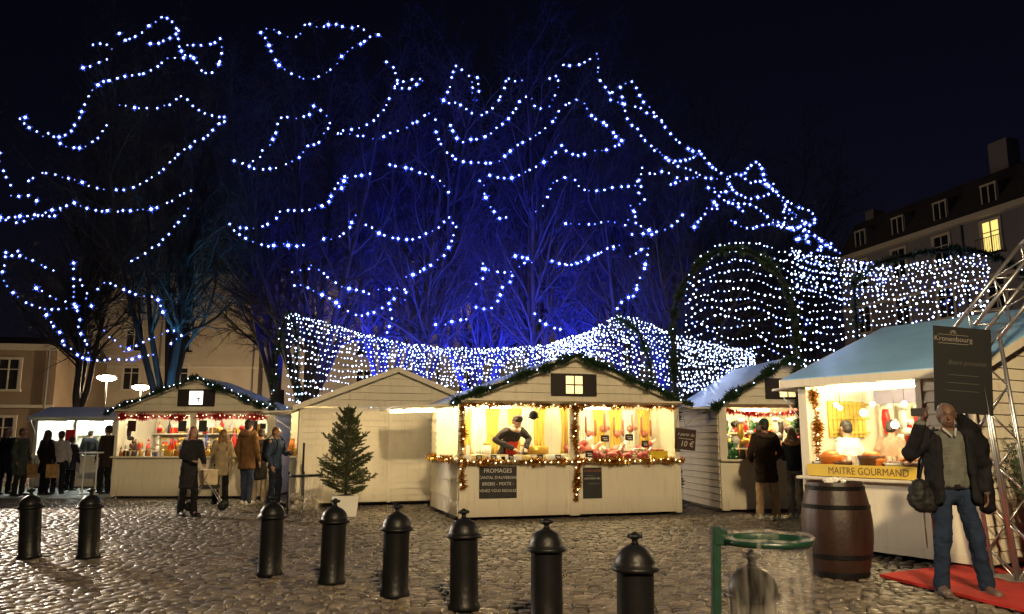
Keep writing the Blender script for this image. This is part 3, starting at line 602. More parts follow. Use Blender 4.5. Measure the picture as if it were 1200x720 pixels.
def person(label, x, y, rz, H=1.72, coat=(.03, .03, .035), hem=.62, tr=(.03, .04, .07), hair=(.04, .025, .015), hat=None, hl=0., shoe=(.03, .03, .03), armL=None, armR=None, skin=None, vox=.018, lean=0., z=0., feet=None, width=1., scarf=None, hood=None, head_turn=0., coatm=None, bottom=None, face=True, rc=.75):
    """stands facing -Y at rz=0; x+ is the person's left"""
    t = thing('person', label, 'person', (x, y, z), rz); s = H/1.75; t.scale = (s, s, s); skin = skin or SKIN
    idx = len(bpy.data.objects)
    def L(p):    # lean of the upper body from the hips
        p = Vector(p); 
        if p.z > .92 and lean: q = p-Vector((0, 0, .92)); q = Matrix.Rotation(lean, 3, 'X')@q; p = q+Vector((0, 0, .92))
        return p
    W_ = width
    hips = {s_: Vector((s_*.09, 0, .93)) for s_ in (-1, 1)}
    fx = feet or {-1: (-.11, .02), 1: (.11, -.02)}
    ank = {k: Vector((fx[k][0], fx[k][1], .085)) for k in fx}
    kn = {k: (hips[k]+ank[k])/2+Vector((0, -.03, .01)) for k in ank}
    sh = {k: L((k*.185*W_, 0, 1.43)) for k in (-1, 1)}
    arms = {-1: armR or ((-.25, .03, 1.14), (-.24, -.08, .90)), 1: armL or ((.25, .03, 1.14), (.24, -.08, .90))}
    el = {k: Vector(arms[k][0]) for k in arms}; wr = {k: Vector(arms[k][1]) for k in arms}
    if lean:
        for k in el:
            if not (armR or armL): el[k] = L(el[k]); wr[k] = L(wr[k])
    hc = L((0, -.015, 1.635)); nk = L((0, .0, 1.5)); ch = L((0, 0, 1.36)); bl = L((0, 0, 1.12)); pv = Vector((0, 0, .96))
    Rh = Matrix.Rotation(head_turn, 3, 'Z')@Matrix.Rotation(lean, 3, 'X')
    HP = lambda v: hc+Rh@Vector(v)
    # body
    b = MB()
    b.ell(HP((0, .012, .02)), (.076, .095, .095), 14, 10); b.ell(HP((0, -.02, -.045)), (.058, .066, .075), 12, 8); b.ell(HP((0, -.035, -.085)), (.035, .035, .03))
    chain(b, HP((0, -.092, .01)), .009, HP((0, -.112, -.03)), .015); b.ell(HP((0, -.083, -.062)), (.024, .012, .007))
    for k in (-1, 1): b.ell(HP((k*.077, .01, -.005)), (.012, .02, .032)); b.ell(HP((k*.03, -.078, .03)), (.022, .014, .008))
    chain(b, HP((0, .02, -.05)), .052, nk, .058)
    chain(b, nk, (.07, .055, .05), ch, (.13, .085, .09)); chain(b, ch, (.13, .085, .09), pv, (.12, .085, .09))
    for k in (-1, 1):
        chain(b, ch+Vector((0, 0, .03)), .06, sh[k], .045); chain(b, sh[k], .042, el[k], .034); chain(b, el[k], .034, wr[k], .022)
        d = (wr[k]-el[k]).normalized(); sd = Vector((-k, 0, 0)); sd = (sd-d*sd.dot(d)); sd = Vector((0, -1, 0)) if sd.length < .4 else sd.normalized()
        n = d.cross(sd)*(-1 if k > 0 else 1)
        hand(b, wr[k]+d*.01, d, Vector((0, -1, .2)) if abs(d.z) > .6 else sd, Vector((-k, 0, 0)) if abs(d.z) > .6 else n, .35, .95)
        chain(b, hips[k], .07, kn[k], .05); chain(b, kn[k], .048, ank[k], .035); chain(b, ank[k], .035, ank[k]+Vector((0, -.1, -.04)), .03)
    skinned(b, 'body', skin, t, min(vox, .0085) if vox < .015 else vox*.62)
    if face and vox < .02:
        e = MB()
        for k in (-1, 1): e.ell(HP((k*.03, -.082, .016)), (.011, .007, .0065), 10, 6)
        e.build('eye', mat('eye', (.1, .08, .07), .2), t, smooth=True)
    # trousers
    q = MB(); chain(q, (0, 0, 1.0), (.145, .105, .07), (0, .01, .9), (.155, .115, .09))
    for k in (-1, 1): chain(q, hips[k]+Vector((0, 0, -.02)), (.088, .095, .09), kn[k], .078); chain(q, kn[k], .076, ank[k]+Vector((0, 0, .0)), .072)
    skinned(q, 'trousers', mat(f'cloth_{tr}', tr, .9, bump=.3, bscale=120, spec=.12, var=.25), t, vox, .055)
    for k in (-1, 1):
        f = MB(); a = ank[k]; chain(f, a+Vector((0, .04, -.035)), (.042, .05, .05), a+Vector((k*.02, -.17, -.045)), (.046, .055, .038)); f.box(a.x-.045, a.x+.05+k*.01, a.y-.21, a.y+.08, .0, .02)
        skinned(f, 'shoe', mat(f'leather_{shoe}', shoe, .5), t, min(vox, .012))
    # coat
    c = MB(); hz = hem
    chain(c, L((0, .0, 1.46)), (.12*W_, .085, .05), L((0, 0, 1.38)), (.185*W_, .12, .08)); chain(c, L((0, 0, 1.38)), (.185*W_, .12, .08), L((0, 0, 1.15)), (.165*W_, .125, .08))
    chain(c, L((0, 0, 1.15)), (.165*W_, .125, .08), (0, .0, max(.92, hz+.05)), (.175*W_, .135, .06))
    if hz < .85: chain(c, (0, 0, .92), (.175*W_, .135, .06), (0, .01, hz), (.19*W_, .15, .03))
    for k in (-1, 1):
        chain(c, sh[k]+Vector((-k*.03, 0, -.0)), .075, el[k], .062*rc/.75); chain(c, el[k], .06*rc/.75, wr[k]-(wr[k]-el[k]).normalized()*.015, .046)
    skinned(c, 'coat', coatm or mat(f'cloth_{coat}', coat, .9, bump=.3, bscale=90, spec=.12, var=.22), t, vox, .045)
    if hood: 
        q = MB(); 
        for i in range(16): a = 2*PI*i/16; q.ell(L((math.cos(a)*.125, .03+math.sin(a)*.115, 1.49-.035*math.sin(a-.4))), (.05, .05, .05))
        skinned(q, 'fur_collar', mat(f'fur_{hood}', hood, .9), t, min(vox, .014), .05, tex=FT2)
    if scarf:
        q = MB()
        for i in range(14): a = 2*PI*i/14; q.ell(L((math.cos(a)*.08, -.01+math.sin(a)*.085, 1.50+.01*math.sin(a*2))), .034)
        skinned(q, 'scarf', mat(f'knit_{scarf}', scarf, .9), t, min(vox, .014), .03)
    # hair / hat
    q = MB()
    if hat:
        q.ell(HP((0, .015, .055)), (.09, .105, .085), 14, 10); q.ell(HP((0, .012, .02)), (.092, .107, .03), 14, 8)
        skinned(q, 'hat', mat(f'knit_{hat}', hat, .9), t, min(vox, .014), .012, tex=FT2)
        q = MB()
    q.ell(HP((0, .028, .035)), (.083, .095, .086), 14, 10); q.ell(HP((0, .055, -.02)), (.078, .07, .07))
    if hl: 
        for k in (-1, 0, 1): chain(q, HP((k*.055, .05, 0)), (.04, .05, .04), L((k*.085, .07, 1.56-hl)), (.045, .035, .03))
        for k in (-1, 1): chain(q, HP((k*.072, .01, .02)), (.022, .04, .04), L((k*.09, -.02, 1.54-hl*.7)), (.03, .03, .02))
    skinned(q, 'hair', mat(f'hair_{hair}', hair, .6, var=.3, nscale=40), t, min(vox, .012), .02, tex=FT2)
    return t
# right: photographer
px_, py_ = 4.17, 7.72
SWEAT = mat('grey_sweater', (.10, .105, .092), .9, var=.2, nscale=15, bump=.5, bscale=150)
ph = person('grey haired man in an open dark jacket and jeans filming with a raised phone', px_, py_, R(-6), 1.76, coat=(.17, .18, .155), coatm=SWEAT, hem=.94, tr=(.016, .026, .052), hair=(.10, .095, .09), shoe=(.12, .09, .08), skin=SKIND, vox=.011,
            armR=((-.40, -.13, 1.28), (-.33, -.24, 1.56)), armL=((.33, .06, 1.18), (.29, -.02, .93)), feet={-1: (-.17, -.0), 1: (.2, -.05)}, width=1.02, head_turn=R(-12))
DJ = mat('dark_jacket', (.010, .010, .013), .85, var=.2, bump=.4, bscale=60, spec=.15)
q = MB()      # open jacket: back, two front panels and sleeves
chain(q, (0, .06, 1.45), (.17, .075, .06), (0, .065, .86), (.20, .075, .06))
for k in (-1, 1):
    chain(q, (k*.165, -.0, 1.43), (.05, .10, .06), (k*.18, -.01, .84), (.055, .13, .05)); chain(q, (k*.13, -.09, 1.42), (.03, .03, .04), (k*.15, -.13, .86), (.035, .025, .04))
chain(q, (-.17, 0, 1.43), .082, (-.40, -.13, 1.28), .073); chain(q, (-.40, -.13, 1.28), .072, (-.335, -.23, 1.52), .056)
chain(q, (.17, 0, 1.43), .09, (.33, .06, 1.18), .08); chain(q, (.33, .06, 1.18), .078, (.29, -.01, .96), .058)
skinned(q, 'jacket', DJ, ph, .011, .04)
q = MB(); [chain(q, (k*.055, -.055, 1.505), (.014, .012, .018), (k*.018, -.118, 1.445), (.010, .008, .014)) for k in (-1, 1)]; skinned(q, 'shirt_collar', mat('shirt_white', (.36, .36, .35), .8), ph, .007)
q = MB(); q.lathe([(.148, 0), (.152, .005), (.152, .035), (.148, .04)], 28, (0, 0, .955), sy=.76); q.bbox(-.025, .025, -.125, -.112, .955, .998, .003); q.build('belt', DJ, ph, smooth=False)
PP = Matrix.Translation((px_, py_, 0))@Matrix.Rotation(R(-6), 4, 'Z')@Matrix.Scale(1.76/1.75, 4)
t = thing('mobile_phone', 'black phone held up in landscape by the grey haired man', 'phone', PP@Vector((-.345, -.275, 1.66)), R(-20)); MB().bbox(-.072, .072, -.005, .005, -.037, .037, .004).build('phone_case', mat('black_plastic', (.01, .01, .011), .3), t); MB().lathe([(.007, 0), (.007, .004)], 10).build('camera_lens', mat('lens', (.02, .02, .03), .1), t).location = (.05, -.008, .015)
q = MB(); chain(q, (.17, .07, 1.6), (.055, .07, .06), (.24, .06, 1.5), (.09, .1, .08)); chain(q, (.2, .06, 1.5), (.09, .09, .075), (.29, .07, 1.36), (.1, .1, .1)); chain(q, (.29, .07, 1.36), (.1, .11, .1), (.34, .10, .78), (.075, .11, .06)); chain(q, (.17, .1, 1.5), .07, (.2, .13, 1.0), .08)
o = skinned(q, 'draped_coat', mat('black_coat', (.006, .006, .007), .9, bump=.5, bscale=30, spec=.12), None, .012, .06); o.matrix_world = PP; tag(o, 'black coat slung over the left shoulder of the filming man', 'coat')
bg = thing('shoulder_bag', 'black shoulder bag at the right hip of the filming man', 'bag', (0, 0, 0)); bg.matrix_world = PP
q = MB(); q.ell((-.29, -.05, .86), (.14, .07, .13), 14, 10); q.ell((-.31, -.04, .95), (.1, .065, .1)); q.ell((-.24, -.05, .80), (.09, .06, .07)); skinned(q, 'bag_body', mat('black_leather', (.008, .008, .009), .6, bump=.6, bscale=25, spec=.3), bg, .010, .05)
MB().tube([(-.32, -.05, 1.0), (-.27, -.10, 1.25), (-.17, -.1, 1.49), (-.1, .05, 1.52), (-.24, .1, 1.2), (-.3, .03, 1.0)], .012, 6).build('strap', DJ, bg, smooth=True)

BK = (.012, .012, .015)
person('man in brown coat and green beanie with his back turned at the trinket stall', 4.62, 14.75, R(178), 1.78, coat=(.03, .02, .015), hem=.66, tr=(.36, .25, .15), hair=(.03, .02, .015), hat=(.02, .05, .03), shoe=(.5, .48, .42), vox=.015, width=1.1, armL=((.27, -.02, 1.16), (.2, -.22, 1.0)), armR=((-.27, -.02, 1.16), (-.2, -.22, 1.0)), feet={-1: (-.15, .0), 1: (.13, -.06)}, hood=(.06, .035, .02))
person('woman in a navy jacket with a fur collar and grey jeans at the trinket stall', 5.22, 15.0, R(140), 1.62, coat=(.015, .018, .03), hem=.88, tr=(.13, .12, .12), hair=(.16, .085, .04), hl=.12, shoe=(.5, .48, .42), vox=.015, hood=(.3, .15, .07), scarf=(.6, .58, .5), head_turn=R(-30), armL=((.24, -.05, 1.16), (.1, -.25, 1.12)))
gw = G(218, 605)
person('woman with long auburn hair in a long dark coat beside the pushchair', gw.x, gw.y, R(50), 1.66, coat=(.022, .022, .024), hem=.55, tr=BK, hair=(.13, .035, .015), hl=.3, shoe=BK, vox=.016, armL=((.22, -.1, 1.16), (.14, -.32, 1.02)), armR=((-.22, -.08, 1.16), (-.1, -.3, 1.08)), feet={-1: (-.08, .1), 1: (.08, -.12)}, lean=.1)
gw2 = G(257, 591)
person('blonde woman in a beige coat and black leggings at the left stall', gw2.x, gw2.y, R(205), 1.64, coat=(.4, .31, .19), hem=.68, tr=BK, hair=(.2, .105, .04), hl=.3, shoe=BK, vox=.016, armL=((.22, -.1, 1.16), (.1, -.33, 1.1)), feet={-1: (-.12, .05), 1: (.1, -.08)})
gw3 = G(287, 591.5)
person('tall man in a brown coat, dark beanie and jeans at the left stall', gw3.x, gw3.y, R(160), 1.84, coat=(.17, .09, .04), hem=.75, tr=(.04, .05, .09), hat=(.03, .025, .03), shoe=(.65, .62, .55), vox=.016, width=1.08, hood=(.2, .1, .04), feet={-1: (-.12, .08), 1: (.12, -.1)})
gw4 = G(303, 588)
person('person in long dark coat and pale trousers half hidden behind a brown coated man', gw4.x+.02, gw4.y-.1, R(190), 1.66, coat=(.03, .026, .024), hem=.55, tr=(.3, .24, .17), shoe=(.4, .35, .3), vox=.02)
gw5 = G(320, 594)
person('person in a dark blue jacket with a backpack, right of the left stall', gw5.x, gw5.y, R(70), 1.68, coat=(.03, .045, .08), hem=.84, tr=(.015, .018, .03), hair=(.12, .05, .02), shoe=BK, vox=.018, armL=((.22, -.1, 1.16), (.1, -.33, 1.18)))
t = thing('backpack', 'black backpack worn by the person in the dark blue jacket', 'backpack', (gw5.x, gw5.y, 0), R(70)); q = MB(); chain(q, (0, .21, 1.35), (.13, .09, .09), (0, .23, 1.02), (.14, .1, .09)); skinned(q, 'bag_body', DJ, t, .018, .03)
q = MB(); [q.tube([(k*.1, .18, 1.4), (k*.12, .02, 1.52), (k*.13, -.14, 1.36), (k*.14, -.1, 1.12), (k*.12, .16, 1.05)], .014, 5) for k in (-1, 1)]; q.build('strap', DJ, t)
# left group
for px, fy, rz, Hh, ct, hm, tr, hl_, lb, ht in [
    (3, 580, 60, 1.72, (.02, .02, .025), .6, BK, 0, 'person in a dark coat cut by the left edge of the view', None),
    (20, 582, 80, 1.7, (.07, .085, .07), .55, (.03, .03, .03), 0, 'person in a grey green coat walking near the left edge', None),
    (50, 581, 160, 1.66, (.02, .017, .02), .6, BK, .25, 'dark haired woman in black carrying bags before the pale stall', None),
    (66, 580, 200, 1.62, (.55, .52, .5), .85, (.02, .02, .03), 0, 'person in a white jacket and dark cap before the pale stall', (.03, .01, .01)),
    (80, 576, 170, 1.5, (.03, .03, .035), .7, BK, 0, 'short person in dark clothes right of the white jacket', None),
    (101, 572, 190, 1.72, (.012, .012, .014), .75, BK, 0, 'man in black standing behind the tall white table', None),
    (121, 580, 250, 1.78, (.03, .02, .018), .7, BK, 0, 'dark coated person at the left corner of the left stall', None)]:
    g = G(px, fy); person(lb, g.x, g.y, R(rz), Hh, coat=ct, hem=hm, tr=tr, hl=hl_, hat=ht, vox=.024, shoe=BK)
# shopping bags
BAGP = mat('printed_paper_bag', (.5, .3, .12), .6, var=.5, nscale=12)
for dx, lb in ((-.28, 'patterned carrier bag on the left arm side of the woman in black'), (.26, 'yellow patterned carrier bag on the right side of the woman in black')):
    g = G(50, 581); t = thing('carrier_bag', lb, 'bag', (g.x+dx, g.y-.12, .45), .2); MB().bbox(-.14, .14, -.05, .05, 0, .34, .01).build('bag_body', BAGP, t); MB().tube([(-.06, 0, .34), (-.05, 0, .46), (.05, 0, .46), (.06, 0, .34)], .006, 5).build('handle', WIRE, t)
# sellers
sv = PD_(1.06, .62, 0)
sD = person('stooping seller in a dark jacket and red apron inside the centre stall', sv.x, sv.y, rD+R(12), 1.8, coat=(.035, .03, .03), hem=.9, tr=BK, hat=(.05, .035, .03), vox=.014, lean=.62, z=.2, armL=((.36, -.22, 1.2), (.16, -.47, 1.02)), armR=((-.36, -.24, 1.18), (-.12, -.47, 1.02)), scarf=(.7, .5, .38))
q = MB(); chain(q, (0, -.30, 1.34), (.10, .03, .06), (0, -.2, .95), (.13, .03, .05)); skinned(q, 'apron', mat('red_apron', (.65, .04, .03), .8), sD, .012)
c1 = PF(.30, .62, 0); person('cook in a white jacket with dark hair turned away behind the banner counter', c1.x, c1.y, R(200), 1.6, coat=(.7, .68, .62), hem=.8, tr=BK, hair=(.02, .014, .012), vox=.016, z=.08, face=False, lean=.12)
c2 = PF(.66, .85, 0); person('dark haired cook bending behind the banner counter', c2.x, c2.y, R(115), 1.62, coat=(.3, .2, .14), hem=.8, tr=BK, hair=(.025, .015, .012), vox=.016, z=.08, lean=.25)

# pushchair
pc = G(241, 598); t = thing('pushchair', 'folding pushchair loaded with a pale box in front of the left stall', 'pushchair', (pc.x, pc.y, 0), R(15))
q = MB(); 
for s_ in (-.2, .2): q.tube([(-.38, s_, 1.02), (.1, s_, .45), (.33, s_, .09)], .012, 6); q.tube([(.02, s_, .75), (-.12, s_, .4), (-.3, s_, .09)], .012, 6); q.tube([(-.1, s_, .42), (.22, s_, .42)], .01, 6)
q.tube([(-.38, -.2, 1.02), (-.38, .2, 1.02)], .014, 6); q.tube([(-.3, -.2, .09), (-.3, .2, .09)], .008, 5); q.tube([(.33, -.2, .09), (.33, .2, .09)], .008, 5); q.build('frame', ALU, t)
for x_ in (-.3, .33):
    for s_ in (-.2, .2): 
        w_ = MB(); w_.lathe([(.03, -.015), (.085, -.018), (.095, 0), (.085, .018), (.03, .015)], 18); o = w_.build('wheel', IRON, t, smooth=True); o.location = (x_, s_+(.03 if s_ > 0 else -.03), .095); o.rotation_euler = (PI/2, 0, 0)
MB().bbox(-.14, .24, -.18, .18, .43, .50, .02).build('seat', mat('dark_fabric', (.03, .03, .03), .9), t)
o = MB().bbox(-.16, .2, -.16, .16, 0, .3, .012).build('cardboard_box', mat('pale_box', (.62, .5, .32), .7, var=.25, nscale=9)); o.location = (pc.x, pc.y, .505); o.rotation_euler = (0, 0, R(15)); tag(o, 'pale box lying on the pushchair seat', 'box')
# tall table
tb = G(103, 581); t = thing('tall_table', 'tall narrow white table with crossed legs left of the left stall', 'table', (tb.x, tb.y, 0))
MB().lathe([(.28, 1.06), (.29, 1.07), (.29, 1.09), (.28, 1.1)], 24).build('table_top', WHITEP, t)
for a in (-.16, .16): MB().tube([(a, 0, 1.06), (a*1.05, 0, .05)], .02, 8).build('leg', WHITEP, t); MB().tube([(a, -.2, .03), (a*1.05, .2, .03)], .02, 8).build('foot', WHITEP, t)
MB().bbox(.66-.0, .92, -.035, -.02, 0, .35, .004).build('poster', PALM['red']).name = 'red_poster'
o = bpy.data.objects['red_poster']; o.location = PA(.25, -.02, 1.35); o.rotation_euler = (0, 0, R(4)); tag(o, 'plain red poster on the pale blue stall', 'poster')

# ------------------------------------------------------------------ bollards
bp = thing('bollard', '', 'bollard', (0, 0, 0)); BH = .83
q = MB(); q.lathe([(.135, 0), (.14, .02), (.128, .05), (.122, .06), (.120, .30), (.119, .56), (.121, .575), (.12, .58)], 32); q.build('shaft', IRON, bp, smooth=True)
q = MB(); q.lathe([(.125, .578), (.150, .588), (.157, .60), (.150, .613), (.132, .622), (.128, .65), (.112, .69), (.082, .722), (.045, .74), (.030, .748)], 32); q.build('cap', IRON, bp, smooth=True)
q = MB(); q.lathe([(.028, .746), (.020, .765), (.019, .778), (.040, .79), (.044, .80), (.038, .812), (.020, .818), (.013, .826), (.004, BH)], 20)
for i in range(6): a = i*PI/3; q.ell((.038*math.cos(a), .038*math.sin(a), .80), (.013, .013, .014), 8, 6)
q.build('finial', IRON, bp, smooth=True)
BL = [(42, 572, 'iron bollard nearest the left edge'), (110, 572, 'second iron bollard from the left, in front of the left stall'), (320, 580, 'third iron bollard from the left, before the clear rubbish bags'), (392, 584, 'iron bollard in front of the potted Christmas tree'), (465, 590, 'iron bollard right of the Christmas tree, before the closed chalet'), (545, 596, 'iron bollard before the left corner of the centre stall'), (640, 607, 'iron bollard before the middle post of the centre stall'), (742, 623, 'iron bollard before the right half of the centre stall'), (878, 645, 'iron bollard seen through the clear rubbish bag, nearest to us')]
for i, (x_, y_, lb) in enumerate(BL):
    o = bp if i == 0 else copy_tree(bp); d = ray(x_, y_); p = d*((HC-BH)/-d.z); o.location = (p.x, p.y, 0); o.rotation_euler = (R(random.uniform(-1, 1)), R(random.uniform(-1, 1)-(3.2 if i < 2 else 0)), 0); tag(o, lb, 'bollard', 'iron bollards in a row across the square')

# clear bag stand
BAGM = bpy.data.materials.new('clear_plastic'); BAGM.use_nodes = True; nt = BAGM.node_tree; b_ = nt.nodes['Principled BSDF']; b_.inputs['Base Color'].default_value = (.62, .58, .54, 1); b_.inputs['Roughness'].default_value = .22
tr_ = nt.nodes.new('ShaderNodeBsdfTransparent'); mx = nt.nodes.new('ShaderNodeMixShader'); nz = nt.nodes.new('ShaderNodeTexNoise'); nz.inputs['Scale'].default_value = 9; tc = nt.nodes.new('ShaderNodeTexCoord'); mp = nt.nodes.new('ShaderNodeMapping'); mp.inputs['Scale'].default_value = (3, 3, .5)
mr = nt.nodes.new('ShaderNodeMapRange'); mr.inputs[1].default_value = .35; mr.inputs[2].default_value = .75; mr.inputs[3].default_value = .02; mr.inputs[4].default_value = .20
nt.links.new(tc.outputs['Object'], mp.inputs[0]); nt.links.new(mp.outputs[0], nz.inputs[0]); nt.links.new(nz.outputs['Fac'], mr.inputs[0]); nt.links.new(mr.outputs[0], mx.inputs[0]); nt.links.new(tr_.outputs[0], mx.inputs[1]); nt.links.new(b_.outputs[0], mx.inputs[2]); nt.links.new(mx.outputs[0], nt.nodes['Material Output'].inputs[0])
GREEN = mat('green_enamel', (.003, .022, .013), .4, var=.3, nscale=12, bump=.2)
def bagmesh(r, ztop, zbot, k=40, n=16, seed=1):
    V = []; F = []; rs = random.Random(seed); ph = [rs.uniform(0, 6) for _ in range(4)]
    for i in range(n+1):
        t = i/n; z = ztop+(zbot-ztop)*t; rr = r*(1-.10*t-.45*max(0, t-.85)/.15*.6)
        for j in range(k):
            a = 2*PI*j/k; w2 = 1+.05*math.sin(9*a+ph[0]+t*2)*(.4+t)+.045*math.sin(5*a+ph[1]-t*3)+.03*math.sin(17*a+ph[2]); V.append((rr*w2*math.cos(a), rr*w2*math.sin(a), z))
    for i in range(n):
        for j in range(k): F.append((i*k+j, i*k+(j+1) % k, (i+1)*k+(j+1) % k, (i+1)*k+j))
    return V, F
hc_ = at(898, 634, 3.95)
t = thing('rubbish_bag_stand', 'green hoop stand holding a clear rubbish bag in the foreground', 'bin stand', (hc_.x, hc_.y, 0), R(0))
zt_ = hc_.z
q = MB(); q.lathe([(.198, -.014), (.212, -.012), (.214, .012), (.206, .014), (.200, .010), (.199, -.012)], 40, (0, 0, zt_)); q.build('hoop', GREEN, t, smooth=True)
q = MB(); q.bbox(-.255, -.19, -.03, .03, zt_-.02, zt_+.055, .006); q.build('bracket', GREEN, t)
q = MB(); q.bbox(-.265, -.225, -.025, .025, 0, zt_+.06, .005); q.bbox(-.36, -.12, -.12, .12, 0, .02, .004); o = q.build('post', GREEN, t); o.rotation_euler = (0, R(2.0), 0); o.location = (-.03, 0, 0)
V, F = bagmesh(.2, zt_+.02, .10); raw('bag', V, F, BAGM, t, smooth=True)
q = MB(); q.tube([(.216*math.cos(a/20*2*PI), .216*math.sin(a/20*2*PI), zt_+.022+.004*math.sin(a*1.9)) for a in range(21)], .008, 6); q.build('bag_rim', BAGM, t, smooth=True)
for i, (x_, y_, lb) in enumerate(((348, 603, 'left of two clear rubbish bags on hoops before the closed chalet'), (364, 602, 'right of two clear rubbish bags on hoops, next to the potted tree'))):
    g = G(x_, y_); t = thing('rubbish_bag_stand', lb, 'bin stand', (g.x, g.y+.1*i, 0), i, 'hooped rubbish bags before the closed chalet')
    MB().lathe([(.17, -.02), (.185, -.02), (.185, .02), (.17, .02)], 24, (0, 0, .72)).build('hoop', IRON, t, smooth=True); MB().tube([(-.2, .05, 0), (-.2, .05, .8+.7*i*0)], .016, 8).build('post', IRON, t)
    V, F = bagmesh(.18, .72, .03, seed=i+3); raw('bag', V, F, BAGM, t, smooth=True)
    q = MB(); [q.ell((random.uniform(-.08, .08), random.uniform(-.08, .08), .08+random.random()*.25), random.uniform(.04, .08), 8, 6) for _ in range(12)]; q.build('litter', mat('paper_litter', (.3, .26, .2), .9, var=.5, nscale=14), t)
g = G(353, 599); o = MB().tube([(0, 0, 0), (0, 0, 1.35)], .022, 8).build('post', IRON); o.location = g; tag(o, 'thin dark upright post behind the clear rubbish bags', 'post')

# barrel
bg_ = G(989, 676); t = thing('barrel', 'dark wooden barrel with iron hoops beside the red carpet', 'barrel', (bg_.x, bg_.y+.1, 0))
WOOD = mat('dark_barrel_wood', (.028, .011, .008), .5, var=.45, nscale=5, bump=.3, bscale=25)
prof = [(.285+.075*math.sin(PI*i/14), .97*i/14) for i in range(15)]; k = 56; V = []; F = []
for i, (r_, z_) in enumerate(prof):
    for j in range(k):
        a = 2*PI*j/k; rr = r_*(1-(.018 if j % 4 == 0 else 0)); V.append((rr*math.cos(a), rr*math.sin(a), z_))
for i in range(14):
    for j in range(k): F.append((i*k+j, i*k+(j+1) % k, (i+1)*k+(j+1) % k, (i+1)*k+j))
raw('staves', V, F, WOOD, t)
MB().lathe([(.27, .93), (.27, .945)], 32).build('lid', WOOD, t)
for z_ in (.04, .22, .72, .91):
    rr = .285+.075*math.sin(PI*z_/.97); MB().lathe([(rr+.001, -.022), (rr+.006, -.022), (rr+.007, .022), (rr+.001, .022)], 48, (0, 0, z_)).build('hoop', IRON, t, smooth=False)
V, F = bagmesh(.12, .06, .0, k=24, n=5, seed=9); q = MB(); [q.ell((random.uniform(-.1, .1), random.uniform(-.08, .08), .015+random.random()*.04), (random.uniform(.04, .08), .05, .02), 8, 5) for _ in range(7)]
o = skinned(q, 'crumpled_wrapper', WHITEP, None, .01, .04, 1, FT2); o.location = (bg_.x+.02, bg_.y+.08, .95); tag(o, 'crumpled white wrapping on top of the barrel', 'wrapping')

# carpet
cp = [G(1031, 677), G(1200, 719), G(1330, 752), G(1420, 700), G(1240, 661), G(1130, 664)]
q = MB(); q.prism([(p.x, p.y) for p in cp], 'z', .007, .035); tag(q.build('red_carpet', mat('red_carpet_felt', (.42, .018, .012), .95, var=.25, nscale=3, bump=.8, bscale=200)), 'red carpet laid under the filming man', 'carpet')

# ------------------------------------------------------------------ truss gateway
tr = thing('truss_gateway', 'aluminium lattice truss gateway at the right edge with a blackboard on it', 'truss', (0, 0, 0))
def truss(A, B, side, up, w, name, n):
    A, B = Vector(A), Vector(B); q = MB(); side = Vector(side).normalized()*w/2; up = Vector(up).normalized()*w/2
    c = [side+up, side-up, -side-up, -side+up]
    for d in c: q.tube([A+d, B+d], .021, 8)
    ch_ = q.build('chord', ALU, tr, smooth=True); q = MB()
    for i in range(n):
        a, b = A.lerp(B, i/n), A.lerp(B, (i+1)/n)
        for j in range(4):
            d0, d1 = c[j], c[(j+1) % 4]
            if (i+j) % 2: d0, d1 = d1, d0
            q.tube([a+d0, b+d1], .0085, 6)
    q.build('lattice', ALU, tr, smooth=True)
tB = at(1193, 678, 8.35); tB.z = 0; TT = at(1143, 392, 8.35); WT = .30
truss(tB+Vector((0, 0, .04)), TT, (1, .2, 0), (-.2, 1, 0), WT, 'leg', 9)
q = MB(); q.bbox(tB.x-.22, tB.x+.22, tB.y-.22, tB.y+.22, .036, .05, .004); q.build('base_plate', ALU, tr)
T1 = at(1222, 292, 8.2); T2 = at(1420, 130, 7.0)
truss(TT, T1, (1, .2, -.6), (-.2, 1, 0), WT, 'knee', 5); truss(T1, T2, (1, .2, -.6), (-.2, 1, 0), WT, 'beam', 8)
bc = at(1128, 434, tB.y-.2)
b4 = board('large black menu board hanging on the truss behind the filming man', bc, R(4), .62, .88, R(4), mat('black_board', (.006, .006, .007), .6), frame=None)
DIM = mat('faded_print', (.20, .18, .15), .8); put_text('Kronenbourg', .075, b4, (-.10, -.0145, .31), m=DIM)
q = MB(); q.box(-.262, .062, -.0135, -.0125, .262, .267); q.box(-.262, .062, -.0135, -.0125, .352, .356)
for a in range(7): ang = a*PI/6; q.tube([(-.10+.012*math.cos(ang), -.013, .372+.012*math.sin(ang)), (-.10+.035*math.cos(ang), -.013, .372+.035*math.sin(ang))], .004, 4)
q.build('emblem', DIM, b4); put_text('Biere pression', .07, b4, (.04, -.0145, .07), m=mat('very_faint_chalk', (.06, .058, .055), .9))
for z_ in (-.06, -.14, -.22): MB().box(-.15+z_*.2, .16, -.0135, -.0125, z_, z_+.006).build('chalk_line', MATS['very_faint_chalk'], b4)

